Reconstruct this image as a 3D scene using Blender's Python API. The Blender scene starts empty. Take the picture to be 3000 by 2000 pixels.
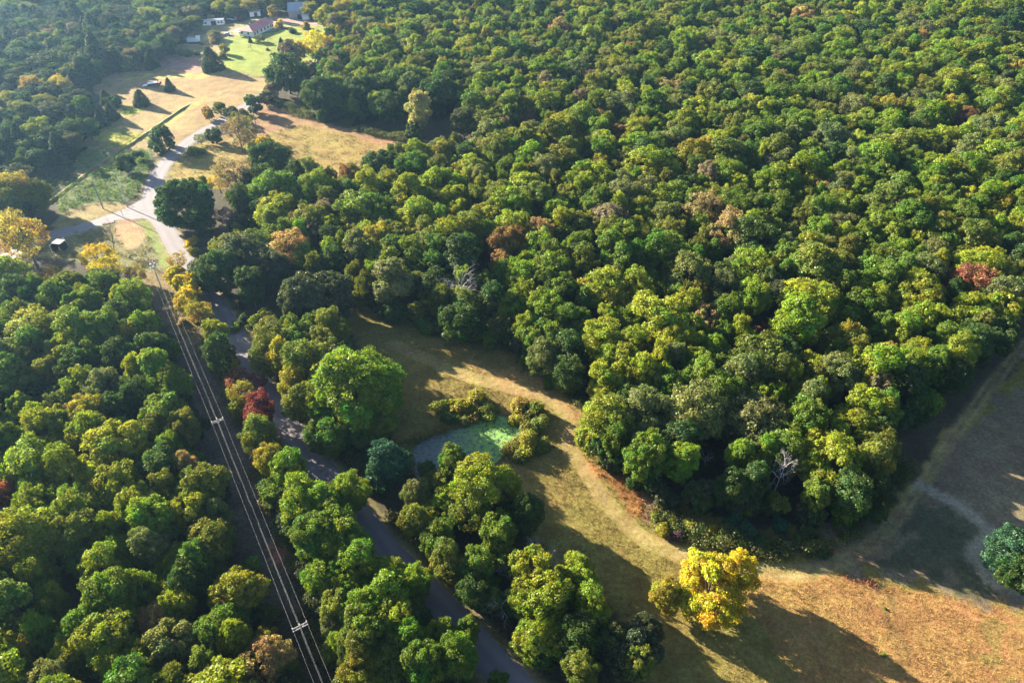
import bpy, bmesh, math, random
import numpy as np

# ------------------------------------------------------------------ camera, sky, sun, exposure
scene = bpy.context.scene
H_CAM, F_PX, PITCH = 120.0, 2050.0, math.radians(39.3)
cam_d = bpy.data.cameras.new("camera")
cam_d.sensor_width = 36.0
cam_d.lens = F_PX / 3000.0 * 36.0
cam_d.clip_start, cam_d.clip_end = 1.0, 20000.0
cam = bpy.data.objects.new("camera", cam_d)
cam.location = (0, 0, H_CAM)
cam.rotation_euler = (math.pi / 2 - PITCH, 0, 0)
scene.collection.objects.link(cam)
scene.camera = cam

SUN_ELEV = math.radians(19.5)
SUN_AZ = math.radians(180 - 33)          # direction towards the sun, measured from +X
sx, sy, sz = math.cos(SUN_ELEV) * math.cos(SUN_AZ), math.cos(SUN_ELEV) * math.sin(SUN_AZ), math.sin(SUN_ELEV)
world = bpy.data.worlds.new("World")
scene.world = world
world.use_nodes = True
wn = world.node_tree
sky = wn.nodes.new("ShaderNodeTexSky")
sky.sky_type = 'NISHITA'
sky.sun_disc = False
sky.sun_elevation = SUN_ELEV
sky.sun_rotation = math.atan2(sx, sy)
sky.air_density, sky.dust_density, sky.ozone_density = 1.0, 1.0, 2.0
wn.links.new(sky.outputs[0], wn.nodes["Background"].inputs[0])
wn.nodes["Background"].inputs[1].default_value = 0.052
sun_d = bpy.data.lights.new("sun", 'SUN')
sun_d.energy = 5.0
sun_d.angle = math.radians(0.5)
sun_d.color = (1.0, 0.89, 0.70)
sun = bpy.data.objects.new("sun", sun_d)
from mathutils import Vector
sun.rotation_euler = Vector((sx, sy, sz)).to_track_quat('Z', 'Y').to_euler()
sun.location = (-300, 300, 300)
scene.collection.objects.link(sun)
scene.view_settings.view_transform = 'Standard'
scene.view_settings.look = 'None'
scene.view_settings.exposure = 2.85
scene.view_settings.gamma = 1.0
scene.cycles.max_bounces = 5
scene.cycles.diffuse_bounces = 3
scene.cycles.glossy_bounces = 2
scene.cycles.transmission_bounces = 3
scene.cycles.volume_bounces = 0
scene.cycles.use_denoising = True
scene.cycles.denoiser = 'OPENIMAGEDENOISE'
scene.cycles.denoising_input_passes = 'RGB_ALBEDO_NORMAL'
scene.cycles.denoising_prefilter = 'ACCURATE'

# ------------------------------------------------------------------ helpers
C = scene.collection
rng = np.random.default_rng(7)
R = random.Random(11)
CP, SP = math.cos(PITCH), math.sin(PITCH)

def at(px, py, z=0.0):
    """the point of height z seen at photo pixel (px, py)"""
    x, y = (px - 1500) / F_PX, -(py - 1000) / F_PX
    dy, dz = CP + y * SP, -SP + y * CP
    t = (z - H_CAM) / dz
    return x * t, dy * t

def at_np(pts, z=0.0):
    return np.array([at(p[0], p[1], z) for p in pts])

def depth_of(X, Y, Z):
    return Y * CP + (H_CAM - Z) * SP

def proj(X, Y, Z):
    d = depth_of(X, Y, Z)
    v = Y * SP + (Z - H_CAM) * CP
    return 1500 + F_PX * X / d, 1000 - F_PX * v / d

def inside(P, poly):
    P = np.asarray(P, float); poly = np.asarray(poly, float)
    x, y = P[:, 0], P[:, 1]
    c = np.zeros(len(P), bool)
    j = len(poly) - 1
    for i in range(len(poly)):
        xi, yi = poly[i]; xj, yj = poly[j]
        m = ((yi > y) != (yj > y)) & (x < (xj - xi) * (y - yi) / (yj - yi + 1e-12) + xi)
        c ^= m
        j = i
    return c

def seg_dist(P, line):
    P = np.asarray(P, float); d = np.full(len(P), 1e9)
    for a, b in zip(line[:-1], line[1:]):
        a, b = np.asarray(a), np.asarray(b)
        ab = b - a
        t = np.clip(((P - a) @ ab) / (ab @ ab + 1e-9), 0, 1)
        d = np.minimum(d, np.linalg.norm(P - a - t[:, None] * ab, axis=1))
    return d

_lat = rng.random((256, 256))
def vnoise(P, s):
    q = np.asarray(P) / s + 1000.0
    i = np.floor(q).astype(int); f = q - i; f = f * f * (3 - 2 * f)
    a = _lat[i[:, 0] % 256, i[:, 1] % 256]; b = _lat[(i[:, 0] + 1) % 256, i[:, 1] % 256]
    c = _lat[i[:, 0] % 256, (i[:, 1] + 1) % 256]; d = _lat[(i[:, 0] + 1) % 256, (i[:, 1] + 1) % 256]
    return (a * (1 - f[:, 0]) + b * f[:, 0]) * (1 - f[:, 1]) + (c * (1 - f[:, 0]) + d * f[:, 0]) * f[:, 1]

def mesh_np(name, verts, faces, mat=None, smooth=False):
    """faces: (n,k) array"""
    verts = np.asarray(verts, np.float32); faces = np.asarray(faces, np.int32)
    me = bpy.data.meshes.new(name)
    n, k = faces.shape
    me.vertices.add(len(verts)); me.vertices.foreach_set("co", verts.ravel())
    me.loops.add(n * k); me.loops.foreach_set("vertex_index", faces.ravel())
    me.polygons.add(n)
    me.polygons.foreach_set("loop_start", np.arange(0, n * k, k, dtype=np.int32))
    if smooth:
        me.polygons.foreach_set("use_smooth", np.ones(n, bool))
    me.update(calc_edges=True)
    if mat: me.materials.append(mat)
    return me

def add_attr(me, name, typ, dom, data):
    a = me.attributes.new(name, typ, dom)
    key = "color" if 'COLOR' in typ else ("vector" if 'VECTOR' in typ else "value")
    a.data.foreach_set(key, np.asarray(data).ravel())

def link(name, me, parent=None, loc=(0, 0, 0), rz=0.0):
    o = bpy.data.objects.new(name, me)
    C.objects.link(o)
    o.location = loc; o.rotation_euler = (0, 0, rz)
    if parent: o.parent = parent
    return o

def empty(name, loc=(0, 0, 0), rz=0.0):
    o = link(name, None, None, loc, rz)
    o.empty_display_size = 0.5
    return o

def tag(o, label=None, cat=None, group=None, kind=None):
    if label: o["label"] = label
    if cat: o["category"] = cat
    if group: o["group"] = group
    if kind: o["kind"] = kind
    return o

class MB:
    """collects boxes, tubes and faces into one mesh"""
    def __init__(s): s.v = []; s.f = []
    def add(s, v, f):
        o = len(s.v); s.v += [tuple(p) for p in v]; s.f += [tuple(i + o for i in q) for q in f]
    def box(s, x0, x1, y0, y1, z0, z1):
        s.add([(x0, y0, z0), (x1, y0, z0), (x1, y1, z0), (x0, y1, z0), (x0, y0, z1), (x1, y0, z1), (x1, y1, z1), (x0, y1, z1)],
              [(0, 3, 2, 1), (4, 5, 6, 7), (0, 1, 5, 4), (1, 2, 6, 5), (2, 3, 7, 6), (3, 0, 4, 7)])
    def prism(s, poly, h):
        """poly: list of 3D points (a flat outline), pushed by the vector h"""
        n = len(poly); h = Vector(h)
        v = [Vector(p) for p in poly] + [Vector(p) + h for p in poly]
        s.add(v, [tuple(range(n))[::-1], tuple(range(n, 2 * n))] + [(i, (i + 1) % n, n + (i + 1) % n, n + i) for i in range(n)])
    def tube(s, pts, rads, n=6):
        rings = []
        for i, p in enumerate(pts):
            p = Vector(p)
            a = Vector(pts[max(i - 1, 0)]); b = Vector(pts[min(i + 1, len(pts) - 1)])
            d = (b - a).normalized() if (b - a).length > 1e-6 else Vector((0, 0, 1))
            u = d.cross(Vector((0.31, 0.17, 0.93) if abs(d.z) < 0.9 else (1, 0.1, 0))).normalized(); w = d.cross(u)
            rings.append([p + (u * math.cos(2 * math.pi * k / n) + w * math.sin(2 * math.pi * k / n)) * rads[i] for k in range(n)])
        v = [q for r in rings for q in r]; f = []
        for i in range(len(pts) - 1):
            for k in range(n):
                f.append((i * n + k, i * n + (k + 1) % n, (i + 1) * n + (k + 1) % n, (i + 1) * n + k))
        f.append(tuple(range(n))[::-1]); f.append(tuple((len(pts) - 1) * n + k for k in range(n)))
        s.add(v, f)
    def mesh(s, name, mat, bevel=0.0):
        me = bpy.data.meshes.new(name)
        me.from_pydata(s.v, [], s.f); me.update()
        if bevel:
            bm = bmesh.new(); bm.from_mesh(me)
            bmesh.ops.bevel(bm, geom=bm.edges[:], offset=bevel, segments=1, affect='EDGES')
            bm.to_mesh(me); bm.free()
        me.materials.append(mat)
        return me
    def build(s, name, mat, parent=None, bevel=0.0):
        return link(name, s.mesh(name, mat, bevel), parent)

# ------------------------------------------------------------------ materials
def new_mat(name):
    m = bpy.data.materials.new(name); m.use_nodes = True
    nt = m.node_tree; nt.nodes.clear()
    out = nt.nodes.new("ShaderNodeOutputMaterial")
    return m, nt, out

def N(nt, typ, **kw):
    n = nt.nodes.new(typ)
    for k, v in kw.items(): setattr(n, k, v)
    return n

def plain(name, col, rough=0.8, var=0.25, scale=2.0, metallic=0.0, bump=0.0):
    m, nt, out = new_mat(name)
    b = N(nt, "ShaderNodeBsdfPrincipled")
    tc = N(nt, "ShaderNodeTexCoord")
    no = N(nt, "ShaderNodeTexNoise"); no.inputs["Scale"].default_value = scale; no.inputs["Detail"].default_value = 5
    nt.links.new(tc.outputs["Object"], no.inputs["Vector"])
    mr = N(nt, "ShaderNodeMapRange"); mr.inputs[1].default_value = 0.3; mr.inputs[2].default_value = 0.7
    mr.inputs[3].default_value = 1 - var; mr.inputs[4].default_value = 1 + var
    nt.links.new(no.outputs[0], mr.inputs[0])
    mx = N(nt, "ShaderNodeVectorMath", operation='SCALE'); mx.inputs[0].default_value = col
    nt.links.new(mr.outputs[0], mx.inputs["Scale"])
    nt.links.new(mx.outputs[0], b.inputs["Base Color"])
    b.inputs["Roughness"].default_value = rough; b.inputs["Metallic"].default_value = metallic
    if bump:
        bp = N(nt, "ShaderNodeBump"); bp.inputs["Strength"].default_value = bump; bp.inputs["Distance"].default_value = 0.1
        nt.links.new(no.outputs[0], bp.inputs["Height"]); nt.links.new(bp.outputs[0], b.inputs["Normal"])
    nt.links.new(b.outputs[0], out.inputs[0])
    return m

def leaf_mat(name="leaves", own=None, transl=0.42):
    """leaf colour comes from the tree (object colour, or the 'tint' carried by each far tree) times a per leaf variation"""
    m, nt, out = new_mat(name)
    L = nt.links.new
    oi = N(nt, "ShaderNodeObjectInfo")
    at1 = N(nt, "ShaderNodeAttribute", attribute_type='INSTANCER', attribute_name="tint")
    at2 = N(nt, "ShaderNodeAttribute", attribute_type='INSTANCER', attribute_name="far")
    mx = N(nt, "ShaderNodeMix", data_type='RGBA')
    L(at2.outputs["Fac"], mx.inputs[0]); L(oi.outputs["Color"], mx.inputs[6]); L(at1.outputs["Color"], mx.inputs[7])
    lv = N(nt, "ShaderNodeAttribute", attribute_type='GEOMETRY', attribute_name="leafvar")
    sep = N(nt, "ShaderNodeSeparateXYZ"); L(lv.outputs["Vector"], sep.inputs[0])
    hs = N(nt, "ShaderNodeHueSaturation")
    L(sep.outputs[0], hs.inputs["Hue"]); L(sep.outputs[1], hs.inputs["Saturation"]); L(sep.outputs[2], hs.inputs["Value"])
    L(mx.outputs[2], hs.inputs["Color"])
    d = N(nt, "ShaderNodeBsdfDiffuse"); t = N(nt, "ShaderNodeBsdfTranslucent"); g = N(nt, "ShaderNodeBsdfGlossy")
    g.inputs["Roughness"].default_value = 0.45; g.inputs["Color"].default_value = (0.9, 0.9, 0.85, 1)
    L(hs.outputs[0], d.inputs[0])
    tw = N(nt, "ShaderNodeVectorMath", operation='MULTIPLY'); tw.inputs[1].default_value = (1.25, 1.2, 0.6)
    L(hs.outputs[0], tw.inputs[0]); L(tw.outputs[0], t.inputs[0])
    m1 = N(nt, "ShaderNodeMixShader"); m1.inputs[0].default_value = transl
    L(d.outputs[0], m1.inputs[1]); L(t.outputs[0], m1.inputs[2])
    m2 = N(nt, "ShaderNodeMixShader"); m2.inputs[0].default_value = 0.012
    L(m1.outputs[0], m2.inputs[1]); L(g.outputs[0], m2.inputs[2])
    L(m2.outputs[0], out.inputs[0])
    return m

def tint_mat(name, rough=0.9, noise=None, bump=0.0):
    """colour from the mesh attribute 'col' (what grows there), mottled"""
    m, nt, out = new_mat(name)
    L = nt.links.new
    a = N(nt, "ShaderNodeAttribute", attribute_type='GEOMETRY', attribute_name="col")
    b = N(nt, "ShaderNodeBsdfPrincipled"); b.inputs["Roughness"].default_value = rough
    b.inputs["Specular IOR Level"].default_value = 0.1
    col = a.outputs["Color"]
    if noise:
        tc = N(nt, "ShaderNodeTexCoord")
        h = None
        for sc, lo, hi, hue in noise:
            no = N(nt, "ShaderNodeTexNoise"); no.inputs["Scale"].default_value = sc; no.inputs["Detail"].default_value = 6
            no.inputs["Roughness"].default_value = 0.65
            L(tc.outputs["Object"], no.inputs["Vector"])
            mr = N(nt, "ShaderNodeMapRange"); mr.inputs[1].default_value = 0.3; mr.inputs[2].default_value = 0.7
            mr.inputs[3].default_value = lo; mr.inputs[4].default_value = hi
            L(no.outputs[0], mr.inputs[0])
            hs = N(nt, "ShaderNodeHueSaturation")
            L(mr.outputs[0], hs.inputs["Value"]); L(col, hs.inputs["Color"])
            mh = N(nt, "ShaderNodeMapRange"); mh.inputs[1].default_value = 0.3; mh.inputs[2].default_value = 0.7
            mh.inputs[3].default_value = 0.5 - hue; mh.inputs[4].default_value = 0.5 + hue
            L(no.outputs["Color"], mh.inputs[0]); L(mh.outputs[0], hs.inputs["Hue"])
            col = hs.outputs[0]; h = no.outputs[0]
        if bump:
            bp = N(nt, "ShaderNodeBump"); bp.inputs["Strength"].default_value = 1.0; bp.inputs["Distance"].default_value = bump
            L(h, bp.inputs["Height"]); L(bp.outputs[0], b.inputs["Normal"])
    L(col, b.inputs["Base Color"])
    L(b.outputs[0], out.inputs[0])
    return m

M_LEAF = leaf_mat()
M_BARK = plain("bark", (0.11, 0.085, 0.065), 0.95, 0.35, 3.0)
M_DEAD = plain("dead_wood", (0.33, 0.30, 0.29), 0.9, 0.3, 3.0)
M_GROUND = tint_mat("ground_cover", noise=[(0.035, 0.8, 1.2, 0.02), (0.22, 0.72, 1.28, 0.025), (1.3, 0.65, 1.35, 0.02), (5.0, 0.6, 1.4, 0.01)], bump=0.35)
M_TUFT = tint_mat("grass_blades")
M_WOODPOLE = plain("weathered_pole", (0.19, 0.17, 0.155), 0.9, 0.25, 4.0)
M_WIRE = plain("aluminium_wire", (0.42, 0.41, 0.39), 0.55, 0.1, 1.0, 0.3)
M_STEEL = plain("galvanised_steel", (0.5, 0.5, 0.52), 0.45, 0.15, 3.0, 0.5)
M_WHITE = plain("white_paint", (0.72, 0.7, 0.66), 0.7, 0.12, 1.2)
M_REDROOF = plain("red_metal_roof", (0.42, 0.11, 0.09), 0.5, 0.2, 0.6)
M_GLASS = plain("dark_window", (0.02, 0.025, 0.03), 0.15, 0.1, 1.0)
M_TIMBER = plain("grey_boards", (0.22, 0.21, 0.22), 0.85, 0.25, 1.5)
M_TIN = plain("grey_tin_roof", (0.26, 0.27, 0.31), 0.5, 0.2, 1.0, 0.3)
M_RUST = plain("rusty_red", (0.25, 0.05, 0.03), 0.7, 0.4, 3.0)
M_DARK = plain("dark_void", (0.015, 0.015, 0.017), 0.9, 0.2, 1.0)
M_PINKROOF = plain("faded_roof", (0.20, 0.15, 0.14), 0.8, 0.15, 1.5)
M_RUBBER = plain("rubber", (0.02, 0.02, 0.02), 0.9, 0.1, 1.0)
M_CARPAINT = plain("silver_paint", (0.55, 0.56, 0.58), 0.3, 0.05, 1.0, 0.5)
M_SIGN = plain("yellow_sign", (0.8, 0.36, 0.02), 0.5, 0.06, 2.0)
M_BLACK = plain("black_paint", (0.015, 0.015, 0.015), 0.6, 0.1, 2.0)

# ------------------------------------------------------------------ where things lie in the photograph (3000 x 2000 pixels)
def zz(x0, y0):
    return lambda pts: [(x0 + x / 2.24, y0 + y / 2.24) for x, y in pts]
z1, z2, z3, z4, z5, z6, z7, z8, z9 = zz(0, 0), zz(1000, 0), zz(2000, 0), zz(0, 650), zz(1000, 650), zz(2000, 650), zz(0, 1300), zz(1000, 1300), zz(2000, 1300)

def smooth_line(P, n=6):
    P = np.asarray(P, float); out = []
    for i in range(len(P) - 1):
        p0, p1, p2, p3 = P[max(i - 1, 0)], P[i], P[i + 1], P[min(i + 2, len(P) - 1)]
        for k in range(n):
            t = k / n
            out.append(0.5 * (2 * p1 + (p2 - p0) * t + (2 * p0 - 5 * p1 + 4 * p2 - p3) * t * t + (3 * p1 - p0 - 3 * p2 + p3) * t ** 3))
    out.append(P[-1])
    return np.array(out)

ROAD_PX = [(1640, 2150), (1501, 2000), (1340, 1828), (1208, 1690), (1130, 1612), (1081, 1550), (975, 1415), (884, 1302), (797, 1186), (744, 1096), (692, 998), (650, 925), (606, 858),
           (551, 784), (517, 726), (489, 676), (456, 620), (441, 580), (452, 535), (469, 500), (493, 469), (541, 424), (588, 390), (648, 357), (710, 318), (772, 279), (850, 228), (930, 185), (1010, 150), (1100, 118)]
SIDE_PX = [(455, 600), (400, 622), (335, 635), (253, 664), (160, 689), (95, 715), (20, 752), (-90, 815)]
road_line = smooth_line(at_np(ROAD_PX))
side_line = smooth_line(at_np(SIDE_PX))
ROAD_W, SIDE_W = 5.6, 5.5
DITCH = smooth_line(at_np(z1([(1265, 672), (1075, 800), (880, 935), (690, 1060), (520, 1180), (340, 1320), (240, 1390)])))
TRACK = smooth_line(at_np(z5([(330, 800), (560, 900), (760, 990), (1000, 1060), (1250, 1120), (1400, 1190), (1470, 1280), (1470, 1400), (1500, 1510)]) +
                          z8([(1570, 130), (1660, 280), (1780, 440), (1920, 570), (2060, 660), (2230, 730)]) + z9([(300, 790), (520, 830), (760, 840), (1000, 790), (1200, 690), (1400, 500), (1560, 270), (1700, 80)]) +
                          z6([(1780, 1400), (1900, 1230), (2080, 1000), (2200, 860), (2300, 760)])))
TRACK2 = smooth_line(at_np(z9([(1560, 270), (1750, 370), (1900, 470), (2040, 590), (2200, 700), (2330, 830)])))
TRACK3 = smooth_line(at_np(z9([(2330, 1000), (2150, 940), (2020, 890), (1950, 800), (1890, 720), (1960, 650), (2030, 600)])))
RUT = smooth_line(at_np(z9([(1310, 940), (1345, 1050), (1390, 1200), (1440, 1350), (1480, 1480), (1520, 1620)])))
POND = at_np(z5([(440, 1480), (560, 1420), (700, 1370), (820, 1350), (900, 1300), (1010, 1270), (1110, 1290), (1190, 1340), (1180, 1410), (1110, 1450), (1070, 1510), (1040, 1560), (900, 1650), (700, 1700), (560, 1740), (480, 1660), (450, 1560)]))

G = 1.1
SOIL = (0.060, 0.050, 0.030)
ZONES = [   # (outline, colour of what grows there, darkened in the shade zones, ragged edge in metres)
    ("corridor", z4([(960, 250), (1100, 380), (1180, 560), (1290, 760), (1400, 900), (1480, 1130), (1560, 1300), (1640, 1500), (1760, 1650), (1880, 1950), (2160, 2400), (2160, 2500), (1700, 2500), (1400, 1800), (1250, 1350), (1150, 950), (1080, 700), (960, 420)]), (0.105, 0.085, 0.065), 1.5),
    ("corridor_tan", z7([(1760, 560), (1880, 640), (2020, 760), (2010, 850), (1900, 870), (1780, 760)]), (0.36, 0.17, 0.10), 1.5),
    ("corridor_brush", z4([(860, -20), (980, -10), (1090, 150), (1120, 330), (1200, 560), (1320, 720), (1250, 830), (1150, 720), (1080, 500), (960, 420), (800, 300), (700, 200), (740, 60)]), (0.19, 0.145, 0.06), 1.2),
    ("meadow", z5([(150, 520), (420, 600), (640, 700), (800, 760), (1000, 800), (1200, 900), (1350, 980), (1450, 1070), (1560, 1170), (1620, 1250), (1600, 1330), (1700, 1500), (1900, 1640), (2300, 1850), (2500, 1960), (2700, 2000), (3400, 2060), (3700, 1700), (3900, 1450), (4480, 900), (4900, 600), (4900, 3400), (2200, 3400), (1900, 2700), (1400, 2300), (1100, 1800), (380, 1600), (300, 1300), (240, 1000), (60, 760), (40, 560)]), (0.225, 0.175, 0.050), 1.5),
    ("meadow_tan", z5([(780, 880), (1000, 960), (1300, 980), (1560, 1190), (1580, 1280), (1500, 1300), (1380, 1170), (1000, 1090)]), (0.29, 0.19, 0.07), 1.5),
    ("shade_grass", z9([(900, 560), (1400, 400), (1560, 200), (1800, -50), (2240, -500), (2700, -600), (2700, 900), (2000, 1000), (1300, 900), (800, 800)]), (0.16, 0.125, 0.075), 3.0),  # this zone and the next: forest shade painted into the grass colour
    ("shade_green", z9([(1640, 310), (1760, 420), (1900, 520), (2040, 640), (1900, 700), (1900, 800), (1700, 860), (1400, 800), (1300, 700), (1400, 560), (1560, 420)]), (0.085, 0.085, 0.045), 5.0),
    ("hay_field", z9([(520, 850), (760, 860), (1000, 890), (1200, 900), (1400, 950), (1800, 1010), (2240, 1130), (2600, 1300), (2600, 1900), (700, 1900), (760, 1500), (420, 1100), (420, 900)]), (0.315, 0.185, 0.065), 1.2),
    ("hay_green", z9([(1900, 1180), (2050, 1160), (2120, 1300), (2240, 1500), (2100, 1480), (1950, 1350)]), (0.25, 0.185, 0.055), 5.0),
    ("hay_green", z9([(1300, 1500), (1500, 1560), (1500, 1700), (1200, 1700)]), (0.27, 0.18, 0.055), 5.0),
    ("bluestem", z8([(1560, 60), (1650, 100), (1800, 170), (1950, 260), (2000, 340), (1990, 460), (1900, 470), (1820, 360), (1700, 240), (1590, 160)]), (0.30, 0.155, 0.055), 1.2),
    ("bluestem_pink", z8([(1930, 330), (2080, 360), (2230, 460), (2180, 520), (2060, 470), (1960, 470)]), (0.33, 0.20, 0.13), 1.2),
    ("bluestem", z9([(400, 690), (560, 700), (720, 760), (740, 790), (600, 760), (430, 730)]), (0.29, 0.14, 0.06), 0.9),
    ("bluestem", z9([(940, 680), (1030, 690), (1020, 730), (950, 720)]), (0.29, 0.13, 0.07), 0.7),
    ("bluestem", z9([(1080, 880), (1200, 880), (1340, 950), (1250, 940), (1080, 900)]), (0.29, 0.13, 0.06), 0.7),
    ("upper_meadow", z1([(1200, 990), (1420, 900), (1600, 830), (1640, 640), (1750, 660), (2000, 800), (2240, 860), (2400, 900), (2560, 960), (2760, 960), (2900, 900), (2880, 1000), (2600, 1000), (2400, 1080), (2250, 1180), (2000, 1300), (1500, 1250), (1300, 1190), (1100, 1190), (1130, 1080)]), (0.245, 0.175, 0.05), 1.5),
    ("upper_meadow_brown", z1([(1700, 640), (1900, 700), (2150, 800), (2400, 830), (2560, 900), (2800, 930), (2760, 980), (2500, 960), (2250, 880), (1950, 820), (1720, 900), (1640, 800)]), (0.25, 0.15, 0.07), 1.5),
    ("tan_field", z1([(480, 520), (620, 430), (760, 400), (1000, 330), (1200, 290), (1500, 300), (1560, 470), (1740, 520), (1760, 610), (1560, 740), (1440, 790), (1240, 900), (1150, 950), (1020, 1030), (900, 1100), (700, 1250), (560, 1320), (360, 1330), (520, 1180), (420, 1060), (600, 880), (700, 820), (800, 680), (640, 620)]), (0.265, 0.185, 0.078), 1.0),
    ("pink_grass", z1([(1000, 370), (1150, 360), (1320, 380), (1310, 470), (1180, 480), (1060, 440)]), (0.31, 0.17, 0.13), 2.0),
    ("pink_grass", z1([(700, 440), (800, 430), (790, 520), (700, 500)]), (0.33, 0.16, 0.14), 2.0),
    ("green_swale", z1([(760, 520), (1000, 490), (1250, 490), (1450, 470), (1480, 500), (1250, 520), (1000, 510), (780, 540)]), (0.30, 0.25, 0.075), 2.0),
    ("green_weeds", z1([(800, 700), (900, 690), (960, 720), (860, 760), (790, 750)]), (0.26, 0.27, 0.035), 1.2),
    ("green_weeds", z1([(620, 870), (760, 840), (900, 880), (960, 880), (800, 990), (720, 960), (620, 920)]), (0.30, 0.27, 0.045), 1.2),
    ("green_strip", z1([(1265, 672), (1340, 640), (1420, 560), (1300, 690), (1100, 820), (960, 920), (900, 925)]), (0.30, 0.255, 0.07), 1.0),
    ("vine_green", z1([(400, 1060), (520, 980), (620, 970), (760, 1000), (560, 1140), (480, 1110)]), (0.13, 0.16, 0.055), 1.0),
    ("vine_ground", z1([(360, 1330), (560, 1180), (760, 1040), (900, 980), (1030, 990), (990, 1080), (960, 1200), (880, 1290), (760, 1350), (560, 1400), (400, 1400)]), (0.10, 0.13, 0.04), 1.0),
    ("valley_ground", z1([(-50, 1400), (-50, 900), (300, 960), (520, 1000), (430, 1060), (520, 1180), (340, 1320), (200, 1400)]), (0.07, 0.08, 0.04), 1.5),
    ("lawn", z1([(1450, 290), (1500, 230), (1700, 230), (1900, 190), (2000, 150), (2120, 170), (2260, 200), (2300, 330), (2200, 420), (1950, 450), (1800, 500), (1700, 500), (1450, 450), (1440, 380)]), (0.21, 0.245, 0.036), 1.0),
    ("yard", z1([(1440, 200), (1540, 150), (1700, 120), (1800, 130), (1900, 140), (2100, 150), (2000, 160), (1760, 210), (1500, 250)]), (0.26, 0.24, 0.10), 1.0),
    ("drive_dirt", z1([(1760, 115), (1900, 120), (2100, 145), (2240, 170), (2240, 195), (2060, 170), (1880, 150), (1760, 140)]), (0.30, 0.21, 0.16), 0.8),
    ("yard", z1([(1200, 260), (1330, 150), (1550, 160), (1500, 260), (1440, 300)]), (0.25, 0.20, 0.10), 1.0),
    ("verge", z1([(400, 1400), (560, 1340), (700, 1330), (860, 1350), (820, 1400), (560, 1460), (400, 1500), (330, 1480)]), (0.24, 0.185, 0.075), 0.8),
    ("triangle", z4([(300, 130), (500, 80), (700, 20), (820, -20), (980, -30), (1090, 150), (1120, 320), (900, 330), (700, 300), (400, 250), (250, 220)]), (0.15, 0.14, 0.06), 1.0),
    ("triangle_tan", z1([(760, 1450), (880, 1430), (920, 1480), (940, 1560), (880, 1640), (800, 1620), (740, 1520)]), (0.33, 0.22, 0.11), 0.8),
    ("triangle_green", z4([(900, 0), (990, -20), (1090, 160), (1110, 290), (1060, 300), (1000, 180), (940, 80)]), (0.17, 0.21, 0.05), 0.6),
    ("far_clearing", z2([(1280, 12), (1300, -20), (1470, -20), (1460, 14)]), (0.42, 0.30, 0.15), 1.0),
]
GROUND_K = 0.80
PATH_COL = (0.27, 0.205, 0.075)
xs = np.arange(-420, 420.1, G); ys = np.arange(28, 600.1, G)
GX, GY = np.meshgrid(xs, ys)
P = np.stack([GX.ravel(), GY.ravel()], 1)
rag = np.stack([vnoise(P, 3.0) - 0.5, vnoise(P + 77.7, 3.0) - 0.5], 1) + 0.6 * np.stack([vnoise(P + 33, 9.0) - 0.5, vnoise(P + 11, 9.0) - 0.5], 1)

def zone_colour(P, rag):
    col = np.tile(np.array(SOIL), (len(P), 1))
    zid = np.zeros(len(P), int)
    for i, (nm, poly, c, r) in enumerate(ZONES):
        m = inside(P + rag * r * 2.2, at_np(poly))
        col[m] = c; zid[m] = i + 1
    # tracks worn or mown through the grass
    for ln, w, c in ((TRACK, 2.0, PATH_COL), (TRACK2, 1.9, (0.30, 0.26, 0.19)), (TRACK3, 1.9, (0.30, 0.26, 0.19))):
        d = seg_dist(P + rag * 0.5, ln)
        m = d < w * (1 if ln is not TRACK else 1.0)
        k = np.clip((w - d) / 0.8, 0, 1)[:, None]
        k = k * (0.45 if ln is TRACK else 0.9)
        col = col * (1 - k) + np.array(c) * k
        zid[m] = 100
        k = (np.exp(-((d - 0.85) / 0.30) ** 2) * (0.6 if ln is TRACK else 0.3))[:, None]
        col = col * (1 - k) + np.array((0.33, 0.25, 0.13)) * k
    k = (np.clip(1.2 - np.abs(seg_dist(P + rag * 0.4, RUT) - 0.8) / 0.45, 0, 1) * (0.35 + vnoise(P, 2.5)) * 0.6).clip(0, 0.8)[:, None]
    col = col * (1 - k) + np.array((0.10, 0.07, 0.03)) * k
    # mown verge and gritty edge of the roads
    for ln, w in ((road_line, ROAD_W), (side_line, SIDE_W)):
        d = seg_dist(P + rag * 0.7, ln) - w / 2
        k = (np.clip(1.6 - d / 1.4, 0, 1) * 0.75)[:, None]
        col = col * (1 - k) + np.array((0.21, 0.18, 0.07)) * k
        zid[d < 1.0] = 101
        k = np.clip(1 - d / 0.55, 0, 1)[:, None] * 0.7
        col = col * (1 - k) + np.array((0.29, 0.23, 0.17)) * k
    d = np.where(inside(P, POND), 0, seg_dist(P + rag * 0.6, np.vstack([POND, POND[:1]])))
    k = np.clip(1 - d / 1.6, 0, 1)[:, None] * 0.8
    col = col * (1 - k) + np.array((0.06, 0.05, 0.03)) * k
    return col, zid

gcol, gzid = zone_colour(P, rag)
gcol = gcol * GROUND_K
nx, ny = len(xs), len(ys)
idx = np.arange(nx * ny).reshape(ny, nx)
F = np.stack([idx[:-1, :-1], idx[:-1, 1:], idx[1:, 1:], idx[1:, :-1]], -1).reshape(-1, 4)
# the sheet is drawn out to the horizon by stretching its outermost ring
GX2, GY2 = GX.copy(), GY.copy()
GX2[:, 0], GX2[:, -1], GY2[0, :], GY2[-1, :] = -1500, 1500, -1500, 1500
V = np.stack([GX2.ravel(), GY2.ravel(), np.zeros(nx * ny)], 1)
dd = seg_dist(P, DITCH)
V[:, 2] += 0.0
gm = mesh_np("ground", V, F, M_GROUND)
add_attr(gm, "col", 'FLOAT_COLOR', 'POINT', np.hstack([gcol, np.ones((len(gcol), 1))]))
ground = link("ground", gm); tag(ground, kind="structure")

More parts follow.
